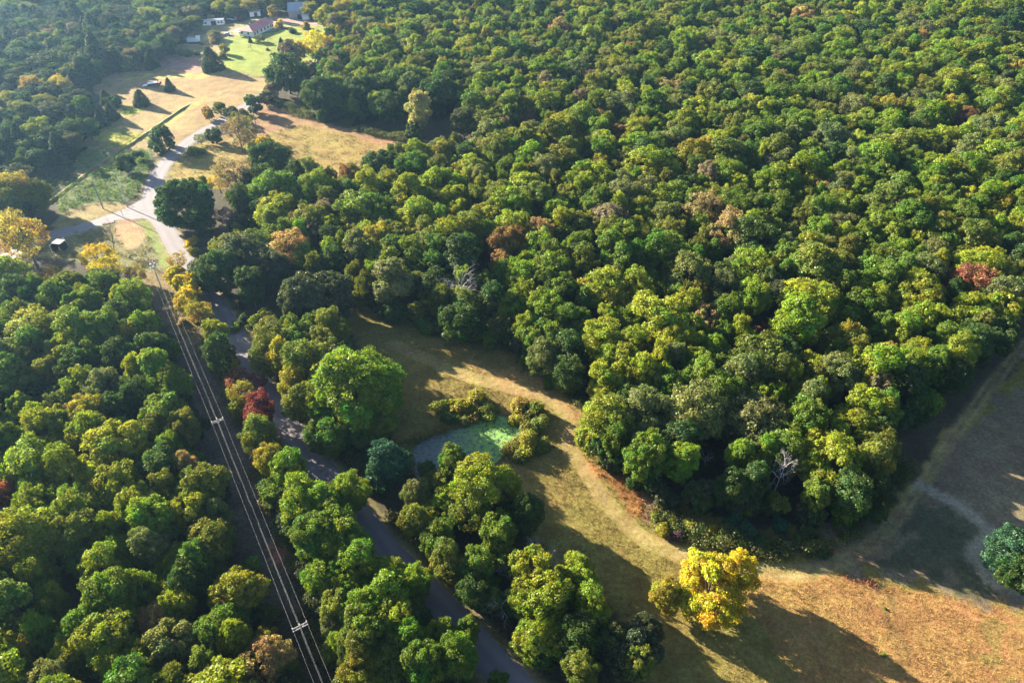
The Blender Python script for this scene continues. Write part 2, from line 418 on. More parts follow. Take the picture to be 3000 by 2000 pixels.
# ------------------------------------------------------------------ roads
def asphalt(name):
    m, nt, out = new_mat(name); L = nt.links.new
    b = N(nt, "ShaderNodeBsdfPrincipled"); b.inputs["Roughness"].default_value = 0.85
    tc = N(nt, "ShaderNodeTexCoord")
    uv = N(nt, "ShaderNodeAttribute", attribute_type='GEOMETRY', attribute_name="across")
    sep = N(nt, "ShaderNodeSeparateXYZ"); L(uv.outputs["Vector"], sep.inputs[0])
    n1 = N(nt, "ShaderNodeTexNoise"); n1.inputs["Scale"].default_value = 0.35; n1.inputs["Detail"].default_value = 6
    n2 = N(nt, "ShaderNodeTexNoise"); n2.inputs["Scale"].default_value = 9.0; n2.inputs["Detail"].default_value = 4
    for n in (n1, n2): L(tc.outputs["Object"], n.inputs["Vector"])
    base = N(nt, "ShaderNodeMix", data_type='RGBA'); base.inputs[6].default_value = (0.098, 0.084, 0.093, 1); base.inputs[7].default_value = (0.140, 0.121, 0.131, 1)
    L(n1.outputs[0], base.inputs[0])
    # the two wheel tracks are worn a little paler, the edges carry washed-on grit
    w = N(nt, "ShaderNodeMath", operation='COSINE'); mm = N(nt, "ShaderNodeMath", operation='MULTIPLY'); mm.inputs[1].default_value = 12.56
    L(sep.outputs[0], mm.inputs[0]); L(mm.outputs[0], w.inputs[0])
    mr = N(nt, "ShaderNodeMapRange"); mr.inputs[1].default_value = -1; mr.inputs[2].default_value = 1; mr.inputs[3].default_value = 1.08; mr.inputs[4].default_value = 0.9
    L(w.outputs[0], mr.inputs[0])
    mr2 = N(nt, "ShaderNodeMapRange"); mr2.inputs[1].default_value = 0.3; mr2.inputs[2].default_value = 0.7; mr2.inputs[3].default_value = 0.88; mr2.inputs[4].default_value = 1.12
    L(n2.outputs[0], mr2.inputs[0])
    mul = N(nt, "ShaderNodeMath", operation='MULTIPLY'); L(mr.outputs[0], mul.inputs[0]); L(mr2.outputs[0], mul.inputs[1])
    sc = N(nt, "ShaderNodeVectorMath", operation='SCALE'); L(base.outputs[2], sc.inputs[0]); L(mul.outputs[0], sc.inputs["Scale"])
    L(sc.outputs[0], b.inputs["Base Color"])
    bp = N(nt, "ShaderNodeBump"); bp.inputs["Strength"].default_value = 0.4; bp.inputs["Distance"].default_value = 0.02
    L(n2.outputs[0], bp.inputs["Height"]); L(bp.outputs[0], b.inputs["Normal"])
    L(b.outputs[0], out.inputs[0])
    return m
M_ROAD = asphalt("old_chip_seal")

def ribbon(name, line, w, z, mat, jag=0.12):
    line = np.asarray(line); n = len(line)
    t = np.gradient(line, axis=0); t /= np.linalg.norm(t, axis=1)[:, None] + 1e-9
    nor = np.stack([-t[:, 1], t[:, 0]], 1)
    cols = np.linspace(-0.5, 0.5, 7)
    v = []; ac = []
    for i in range(n):
        for c in cols:
            e = 0.0
            if abs(c) == 0.5: e = (vnoise(line[i:i + 1] + c * 50, 1.7)[0] - 0.5) * jag * 2
            p = line[i] + nor[i] * (c * w + math.copysign(e, c))
            v.append((p[0], p[1], z)); ac.append((c + 0.5, 0, 0))
    k = len(cols)
    f = [(i * k + j, i * k + j + 1, (i + 1) * k + j + 1, (i + 1) * k + j) for i in range(n - 1) for j in range(k - 1)]
    me = mesh_np(name, v, np.array(f)[:, ::-1], mat)
    add_attr(me, "across", 'FLOAT_VECTOR', 'POINT', np.array(ac))
    return tag(link(name, me), kind="structure")

def resample(line, step=1.5):
    d = np.r_[0, np.cumsum(np.linalg.norm(np.diff(line, axis=0), axis=1))]
    s = np.arange(0, d[-1], step)
    return np.stack([np.interp(s, d, line[:, 0]), np.interp(s, d, line[:, 1])], 1)
road = ribbon("road", resample(road_line), ROAD_W, 0.012, M_ROAD)
side_road = ribbon("side_road", resample(side_line), SIDE_W, 0.008, M_ROAD)
flare = at_np([(423, 560), (418, 578), (405, 590), (391, 598), (366, 611), (340, 622), (338, 645), (365, 642), (400, 641), (432, 640), (446, 655), (470, 668), (480, 640), (460, 600), (450, 560)])
fm = bpy.data.meshes.new("junction"); fm.from_pydata([(p[0], p[1], 0.004) for p in flare], [], [tuple(range(len(flare)))[::-1]])
fm.materials.append(M_ROAD); fm.update()
add_attr(fm, "across", 'FLOAT_VECTOR', 'POINT', np.full((len(flare), 3), 0.25))
tag(link("junction", fm), kind="structure")
if fm.polygons[0].normal.z < 0: fm.flip_normals()

# pond: scum of duckweed on still water
def pond_material():
    m, nt, out = new_mat("duckweed_water"); L = nt.links.new
    tc = N(nt, "ShaderNodeTexCoord")
    big = N(nt, "ShaderNodeTexNoise"); big.inputs["Scale"].default_value = 0.16; big.inputs["Detail"].default_value = 3
    fine = N(nt, "ShaderNodeTexNoise"); fine.inputs["Scale"].default_value = 1.1; fine.inputs["Detail"].default_value = 8; fine.inputs["Roughness"].default_value = 0.7
    for n in (big, fine): L(tc.outputs["Object"], n.inputs["Vector"])
    sep = N(nt, "ShaderNodeSeparateXYZ"); L(tc.outputs["Object"], sep.inputs[0])
    gr = N(nt, "ShaderNodeMapRange"); gr.inputs[1].default_value = POND_MID - 5; gr.inputs[2].default_value = POND_MID + 5
    ad = N(nt, "ShaderNodeMath", operation='MULTIPLY_ADD'); ad.inputs[1].default_value = 22.0
    L(fine.outputs[0], ad.inputs[0]); 
    sx_ = N(nt, "ShaderNodeMath", operation='SUBTRACT'); sx_.inputs[1].default_value = 11.0; L(sep.outputs[0], sx_.inputs[0])
    L(sx_.outputs[0], ad.inputs[2]); L(ad.outputs[0], gr.inputs[0])
    weed = N(nt, "ShaderNodeMix", data_type='RGBA'); weed.inputs[6].default_value = (0.09, 0.105, 0.09, 1); weed.inputs[7].default_value = (0.105, 0.21, 0.03, 1)  # grey left end paints in the shadow on the pond, green its lit part
    L(gr.outputs[0], weed.inputs[0])
    hs = N(nt, "ShaderNodeHueSaturation"); mr = N(nt, "ShaderNodeMapRange"); mr.inputs[1].default_value = 0.3; mr.inputs[2].default_value = 0.7; mr.inputs[3].default_value = 0.6; mr.inputs[4].default_value = 1.3
    L(fine.outputs[0], mr.inputs[0]); L(mr.outputs[0], hs.inputs["Value"]); L(weed.outputs[2], hs.inputs["Color"])
    a = N(nt, "ShaderNodeBsdfPrincipled"); L(hs.outputs[0], a.inputs["Base Color"]); a.inputs["Roughness"].default_value = 0.7
    w = N(nt, "ShaderNodeBsdfPrincipled"); w.inputs["Base Color"].default_value = (0.02, 0.03, 0.025, 1); w.inputs["Roughness"].default_value = 0.06
    th = N(nt, "ShaderNodeMapRange"); th.inputs[1].default_value = 0.38; th.inputs[2].default_value = 0.50
    L(fine.outputs[0], th.inputs[0])
    mx = N(nt, "ShaderNodeMixShader"); L(th.outputs[0], mx.inputs[0]); L(w.outputs[0], mx.inputs[1]); L(a.outputs[0], mx.inputs[2])
    L(mx.outputs[0], out.inputs[0])
    return m
POND_MID = float(at(*z5([(800, 1420)])[0])[0])
pl = smooth_line(np.vstack([POND, POND[:1]]), 5)[:-1]
pm = bpy.data.meshes.new("pond_water"); pm.from_pydata([(p[0], p[1], 0.03) for p in pl], [], [tuple(range(len(pl)))])
pm.update()
if pm.polygons[0].normal.z < 0: pm.flip_normals()
pm.materials.append(pond_material())
tag(link("pond_water", pm), "pond covered with bright green duckweed beside the grass track", kind="structure")

# the bank along the old ditch that crosses the tan field
def bank(name, line, w, h):
    line = resample(line, 1.2); n = len(line)
    t = np.gradient(line, axis=0); t /= np.linalg.norm(t, axis=1)[:, None]; nor = np.stack([-t[:, 1], t[:, 0]], 1)
    prof = [(-1.0, -0.05), (-0.5, 0.45), (-0.1, 0.95), (0.15, 1.0), (0.32, 0.55), (0.5, -0.05)]
    v = []; c = []
    for i in range(n):
        e = min(1, i / 8, (n - 1 - i) / 4 + 0.1)
        for a, b in prof:
            q = line[i] + nor[i] * a * w * (0.9 + 0.3 * vnoise(line[i:i + 1], 5)[0])
            hh = h * b * e * (0.6 + 0.8 * vnoise(q[None], 2.2)[0])
            v.append((q[0], q[1], hh)); s = 0.7 + 0.5 * vnoise(q[None], 1.5)[0]
            c.append((0.21 * s, 0.175 * s, 0.06 * s, 1))
    k = len(prof)
    f = [(i * k + j, i * k + j + 1, (i + 1) * k + j + 1, (i + 1) * k + j) for i in range(n - 1) for j in range(k - 1)]
    me = mesh_np(name, v, np.array(f), M_GROUND); add_attr(me, "col", 'FLOAT_COLOR', 'POINT', np.array(c))
    if me.polygons[0].normal.z < 0: me.flip_normals()
    return tag(link(name, me), kind="structure")
bank("ditch_bank", DITCH, 1.5, 0.6)

# ------------------------------------------------------------------ tree kinds: a crown of leaf clumps and a trunk with limbs
def fib(n, rnd):
    i = np.arange(n) + 0.5
    ph = np.arccos(1 - 2 * i / n); th = math.pi * (1 + 5 ** 0.5) * i + rnd.random() * 6.28
    v = np.stack([np.cos(th) * np.sin(ph), np.sin(th) * np.sin(ph), np.cos(ph)], 1)
    v += rnd.normal(0, 0.35 / math.sqrt(n) * 2, v.shape)
    return v / np.linalg.norm(v, axis=1)[:, None]

def unit(v): return v / (np.linalg.norm(v, axis=1)[:, None] + 1e-9)

def leaves(cent, rad, crown_c, n_per, size, rnd, flat=0.25, hue=0.012, up=0.12, puffhue=0.012, hemi=-0.55, bough=None):
    """leaf sprays on the skin of every clump"""
    k = len(cent)
    n = np.maximum((n_per * (rad / rad.mean()) ** 2).astype(int), 8)
    pid = np.repeat(np.arange(k), n); m = len(pid)
    out = unit(cent - crown_c)
    d = unit(rnd.normal(size=(m, 3)))
    bad = (d * out[pid]).sum(1) < hemi
    d[bad] = -d[bad]
    rr = rad[pid] * (0.72 + 0.33 * rnd.random(m) ** 0.7)
    lob = 1 + 0.22 * np.sin(d @ np.array([3.1, 2.3, 4.0]) * 2.2 + pid)
    p = cent[pid] + d * (rr * lob)[:, None] * np.array([1, 1, 0.85])
    nrm = unit(d * 0.62 + out[pid] * 0.2 + rnd.normal(0, 0.55, (m, 3)) + np.array([0, 0, up]))
    t = unit(np.cross(nrm, rnd.normal(size=(m, 3)))); b = np.cross(nrm, t)
    s = size * (0.6 + 0.8 * rnd.random(m)); a = s * (0.5 + 0.3 * rnd.random(m))
    fold = (rnd.random(m) - 0.3) * 0.5 * s
    q0 = p - t * s[:, None] * 0.5; q1 = p + b * a[:, None] * 0.5 - nrm * fold[:, None] * 0.5
    q2 = p + t * s[:, None] * 0.5; q3 = p - b * a[:, None] * 0.5 - nrm * fold[:, None] * 0.5
    V = np.stack([q0, q1, q2, q3], 1).reshape(-1, 3)
    F = np.arange(4 * m).reshape(m, 4)
    ph = rnd.normal(0, puffhue, k); pv = rnd.normal(1, 0.10, k)
    if bough is not None:
        nbg = bough.max() + 1; ph = ph + rnd.normal(0, 0.016, nbg)[bough]; pv = pv * rnd.normal(1, 0.12, nbg)[bough]
    lv = np.stack([0.5 + ph[pid] + rnd.normal(0, hue, m), np.clip(rnd.normal(1.0, 0.10, m), 0.6, 1.3), np.clip(pv[pid] * rnd.normal(1, 0.16, m), 0.5, 1.6)], 1)
    return V, F, lv

def crown_mesh(name, parts):
    V, F, lv = [], [], []; o = 0
    for v, f, l in parts:
        V.append(v); F.append(f + o); lv.append(l); o += len(v)
    me = mesh_np(name, np.vstack(V), np.vstack(F), M_LEAF)
    add_attr(me, "leafvar", 'FLOAT_VECTOR', 'FACE', np.vstack(lv))
    return me

def trunk_mesh(name, zb, zt, r0, tips, rnd, mat=None, lean=0.0):
    mb = MB()
    top = Vector((lean * zt, 0, zt))
    pts = [Vector((0, 0, -0.1)), Vector((0.04, 0.02, 0.6)), Vector((lean * zb, 0.05, zb)), Vector((lean * (zb + zt) / 2, -0.1, (zb + zt) / 2)), top]
    mb.tube(pts, [r0 * 1.5, r0 * 1.05, r0 * 0.85, r0 * 0.55, r0 * 0.15], 8)
    for p in tips:
        p = Vector(p); z0 = zb + (zt - zb) * 0.6 * rnd.random(); a = Vector((lean * z0, 0, z0))
        mid = a.lerp(p, 0.5) + Vector((rnd.normal() * 0.3, rnd.normal() * 0.3, 0.12 * (p - a).length))
        mb.tube([a, mid, p], [r0 * 0.42, r0 * 0.25, r0 * 0.06], 5)
    return mb.mesh(name, mat or M_BARK)

def make_broadleaf(seed, R0, hv, zc, nb, n_per, size, rb=0.40, npuff=13, open_=0.0, inner=True, reach=(0.62, 0.82), upflat=0.0):
    """boughs on an uneven ellipsoid, clumps on every bough, leaf sprays on every clump"""
    rnd = np.random.default_rng(seed)
    d = fib(nb, rnd)
    d = d[d[:, 2] > -0.84]
    d = unit(d + rnd.normal(0, 0.10, d.shape))
    k = len(d)
    ax = np.array([R0, R0 * (0.85 + 0.25 * rnd.random()), hv])
    br = R0 * rb * (0.72 + 0.60 * rnd.random(k))
    bc = d * (reach[0] + (reach[1] - reach[0]) * rnd.random(k))[:, None] * (ax - R0 * rb * 0.25) 
    bc[:, 2] += rnd.normal(0, 0.07, k) * hv
    # the crown narrows towards its foot
    low = np.clip(-bc[:, 2] / hv, 0, 1); bc[:, :2] *= (1 - 0.25 * low)[:, None]
    crown_c = np.array([0, 0, zc])
    bc += crown_c
    cs, rs, oc, bg = [], [], [], []
    for i in range(k):
        dd = fib(npuff + int(rnd.integers(-2, 4)), rnd)
        o = unit((bc[i] - crown_c)[None])[0]
        dd = dd[(dd @ o) > -0.45]
        if open_: dd = dd[rnd.random(len(dd)) > open_]
        cs.append(bc[i] + dd * (br[i] * (0.62 + 0.30 * rnd.random(len(dd))))[:, None] * np.array([1, 1, 0.82]))
        bg.append(np.full(len(dd), i)); rs.append(br[i] * (0.27 + 0.20 * rnd.random(len(dd)))); oc.append(np.repeat(bc[i][None], len(dd), 0))
    c, rad, oc = np.vstack(cs), np.concatenate(rs), np.vstack(oc)
    oc = oc * 0.7 + (crown_c - np.array([0, 0, hv * 0.4])) * 0.3
    parts = [leaves(c, rad, oc, n_per, size, rnd, hemi=-0.35, bough=np.concatenate(bg))]
    if inner:
        parts.append(leaves(bc, br * 0.72, crown_c, n_per * (0.9 if inner is True else inner), size * 1.5, rnd, hemi=-1))
    cm = crown_mesh("crown", parts)
    tips = [bc[i] for i in rnd.choice(k, min(9, k), replace=False)]
    tm = trunk_mesh("trunk", max(zc - hv * 0.75, 1.2), zc + hv * 0.5, 0.035 * R0 + 0.08, tips, rnd)
    return dict(crown=cm, trunk=tm, R=R0, zc=zc)

def make_cedar(seed, R0, Ht, dome=0.75):
    rnd = np.random.default_rng(seed)
    npf = 210
    z = rnd.random(npf) ** 1.25
    prof = (1 - z) ** dome
    th = rnd.random(npf) * 6.283
    wob = 1 + 0.10 * np.sin(3 * th + seed) + 0.08 * np.sin(5 * th + 7 * z)
    r = (R0 * prof * wob * (0.72 + 0.22 * rnd.random(npf)))
    c = np.stack([np.cos(th) * r, np.sin(th) * r, 0.35 + z * (Ht - 0.5)], 1)
    rad = 0.13 * Ht * (0.45 + 0.45 * prof) * (0.7 + 0.5 * rnd.random(npf)) * (R0 / (0.45 * Ht)) ** 0.5
    parts = [leaves(c, rad, np.array([0, 0, Ht * 0.3]), 60, 0.042 * Ht, rnd, hue=0.006, up=0.15, puffhue=0.006)]
    cm = crown_mesh("crown", parts)
    tm = trunk_mesh("trunk", Ht * 0.3, Ht * 0.9, 0.03 * Ht, [c[i] for i in rnd.choice(npf, 6)], rnd)
    return dict(crown=cm, trunk=tm, R=R0, zc=Ht * 0.42)

def make_bare(seed, Ht, spread, mat, n1=7, dense=1.0, thick=0.02, lean=0.05, upw=0.55):
    """leafless skeleton: trunk, limbs, branches and twigs in one mesh"""
    rnd = np.random.default_rng(seed); mb = MB()
    def grow(p, d, L, r, lev):
        pts = [p]; rr = [r]; q = p; n = 4
        for i in range(n):
            d = (d + Vector(rnd.normal(0, 0.16, 3)) + Vector((0, 0, 0.05))).normalized()
            q = q + d * (L / n); pts.append(q); rr.append(r * (1 - 0.62 * (i + 1) / n))
        mb.tube(pts, rr, 6 if lev < 2 else 4)
        if lev >= 4: return
        m = int((n1 if lev == 0 else 4 if lev < 3 else 3) * (dense if lev > 1 else 1))
        for k in range(m):
            t = (0.42 if lev == 0 else 0.25) + (0.58 if lev == 0 else 0.7) * (k + rnd.random()) / m
            t = min(t, 0.99); a = min(int(t * n), n - 1); b = t * n - a
            s = pts[a].lerp(pts[a + 1], b)
            az = 6.283 * (k * 0.382 + rnd.random() * 0.3)
            axis = (pts[a + 1] - pts[a]).normalized()
            u = axis.cross(Vector((0.2, 0.5, 0.8) if abs(axis.z) < 0.95 else (1, 0, 0))).normalized(); w = axis.cross(u)
            side = u * math.cos(az) + w * math.sin(az)
            ang = 0.75 + 0.35 * rnd.random()
            nd = (axis * math.cos(ang) + side * math.sin(ang) + Vector((0, 0, upw * 0.25))).normalized()
            grow(s, nd, L * (spread if lev == 0 else 0.58) * (0.75 + 0.5 * rnd.random()) * (1.15 - 0.4 * t), rr[a] * (0.6 if lev else 0.55), lev + 1)
    grow(Vector((0, 0, -0.1)), Vector((lean, lean * 0.5, 1)).normalized(), Ht * 0.72, thick * Ht, 0)
    me = mb.mesh("bare_branches", mat)
    v = np.array([p for p in mb.v]); 
    return dict(trunk=me, crown=None, R=float(np.percentile(np.abs(v[:, :2]), 98)), zc=Ht * 0.62)

def make_shrub(seed, R0, hv, npuff=46, size=0.28, n_per=70, rp=0.36):
    rnd = np.random.default_rng(seed)
    d = fib(npuff * 2, rnd); d = d[d[:, 2] > -0.15]
    lob = unit(rnd.normal(size=(4, 3)) + np.array([0, 0, 0.4]))
    f = np.clip(0.45 + 0.75 * np.exp(3.5 * (np.max(d @ lob.T, axis=1) - 1)), 0.4, 1.2)
    k = len(d); rad = rp * R0 * (0.4 + 0.7 * rnd.random(k))
    c = d * (f * (0.5 + 0.55 * rnd.random(k)))[:, None] * np.array([R0 * 1.05, R0 * (0.7 + 0.3 * rnd.random()), hv]); c[:, 2] = np.maximum(c[:, 2], 0.1) + 0.15
    cm = crown_mesh("foliage", [leaves(c, rad, np.array([0, 0, 0.0]), n_per, size * R0 / 2, rnd, hue=0.016, puffhue=0.016)])
    mb = MB()
    for i in range(5):
        p = c[rnd.integers(k)]; mb.tube([(0.1 * i - 0.2, 0.08 * ((i * 7) % 5) - 0.16, -0.05), (p[0] * 0.4, p[1] * 0.4, p[2] * 0.6), tuple(p)], [0.05, 0.035, 0.01], 4)
    return dict(crown=cm, trunk=mb.mesh("stem", M_BARK), R=R0, zc=hv * 0.45)

KIND = {
    "oak": [make_broadleaf(100 + i, 5.7, 6.3 + 0.3 * (i % 3), 7.9, 19 + 2 * (i % 3), 82, 0.40, rb=0.36 + 0.03 * (i % 2)) for i in range(8)],
    "big": [make_broadleaf(200 + i, 9.0, 7.6, 7.8, 40 + 4 * i, 80, 0.44, rb=0.265) for i in range(4)],
    "dome": [make_broadleaf(260 + i, 9.0, 7.4, 7.2, 66, 74, 0.42, rb=0.22, reach=(0.76, 0.84)) for i in range(2)],
    "small": [make_broadleaf(300 + i, 3.2, 3.4, 3.2, 14, 60, 0.34, rb=0.42, npuff=11) for i in range(4)],
    "tall": [make_broadleaf(400 + i, 4.2, 7.0, 8.8, 20, 80, 0.40, rb=0.42) for i in range(3)],
    "airy": [make_broadleaf(500 + i, 5.2, 4.2, 6.6, 22, 34, 0.34, rb=0.30, open_=0.25, inner=0.25) for i in range(4)],
    "cedar": [make_cedar(600 + i, 4.6 - 0.3 * i, 9.6, dome=0.62 + 0.16 * i) for i in range(3)],
    "dead": [make_bare(700 + i, 11, 0.62, M_DEAD, n1=8, thick=0.022, lean=0.1 * (i - 1)) for i in range(3)],
    "bare": [make_bare(720 + i, 9.5, 0.55, M_BARK, n1=8, thick=0.02, lean=0.04, upw=1.2) for i in range(2)],
    "shrub": [make_shrub(800 + i, 2.0, 1.9) for i in range(4)],
}
_cnt = {k: 0 for k in KIND}
COL = {
    "green": (0.085, 0.140, 0.015), "bright green": (0.120, 0.188, 0.013), "yellow green": (0.165, 0.205, 0.015), "olive green": (0.115, 0.138, 0.022),
    "dark green": (0.042, 0.078, 0.018), "grey green": (0.120, 0.142, 0.045), "teal green": (0.028, 0.080, 0.042), "golden green": (0.200, 0.190, 0.020),
    "tan": (0.250, 0.185, 0.070), "cream": (0.310, 0.265, 0.105), "brown": (0.170, 0.105, 0.035), "rust brown": (0.220, 0.105, 0.055), "grey brown": (0.150, 0.125, 0.075),
    "yellow": (0.370, 0.290, 0.010), "golden yellow": (0.370, 0.285, 0.008), "dull gold": (0.255, 0.190, 0.040), "crimson": (0.165, 0.036, 0.034), "red brown": (0.200, 0.075, 0.045),
    "purple": (0.110, 0.050, 0.065), "cedar green": (0.036, 0.056, 0.024), "dusky green": (0.052, 0.066, 0.030),
}
CAT = {"cedar": ("cedar_tree", "cedar"), "dead": ("dead_tree", "dead tree"), "bare": ("bare_tree", "bare tree"), "shrub": ("shrub", "shrub")}
TREES = []      # every plant: dict(kind, variant, x, y, s, sz, rot, colour name, rgb, label, photo px)

def plant(u, v, w, col, kind="oak", label=None, hz=None, n=None):
    """a plant whose crown is seen centred on photo pixel (u, v), w pixels wide"""
    if n is None: n = _cnt[kind]; _cnt[kind] += 1
    K = KIND[kind][n % len(KIND[kind])]
    s = 1.0
    for _ in range(4):
        hq = hz or (min(1.45, max(0.78, s ** -0.6)) if kind in ("oak", "tall") else 1.0)
        if not hz and kind not in ("cedar", "shrub"):
            hq *= 0.62 if (v < 135 and u < 930) else (0.72 if (v < 430 and u < 590 and kind != "tall") else 1)
        z = K["zc"] * s * hq
        X, Y = at(u, v, z)
        s = (w / 2) * depth_of(X, Y, z) / F_PX / K["R"] * 1.0
    c = np.array(COL[col]) * R.uniform(0.9, 1.12) * np.array([R.uniform(0.93, 1.08), 1, R.uniform(0.9, 1.1)])
    TREES.append(dict(kind=kind, n=n % len(KIND[kind]), x=X, y=Y, s=s, sz=s * hq * (1 if hz else R.uniform(0.95, 1.05)), rot=R.uniform(0, 6.28), col=col, rgb=c, label=label, w=w, u=u, v=v, hand=True))
    return TREES[-1]

KW = {(1000, 1300): 1.08, (0, 1300): 1.05, (0, 650): 1.08, (2000, 650): 1.06, (1000, 650): 1.06}
def batch(x0, y0, rows):
    for r in rows:
        X, Y, W, col = r[:4]; kind = r[4] if len(r) > 4 else "oak"; lab = r[5] if len(r) > 5 else None
        if kind not in ("shrub", "cedar", "bare", "airy"): W = W * KW.get((x0, y0), 1.0)
        plant(x0 + X / 2.24, y0 + Y / 2.24, W / 2.24, col, kind, lab, hz=r[6] if len(r) > 6 else None)

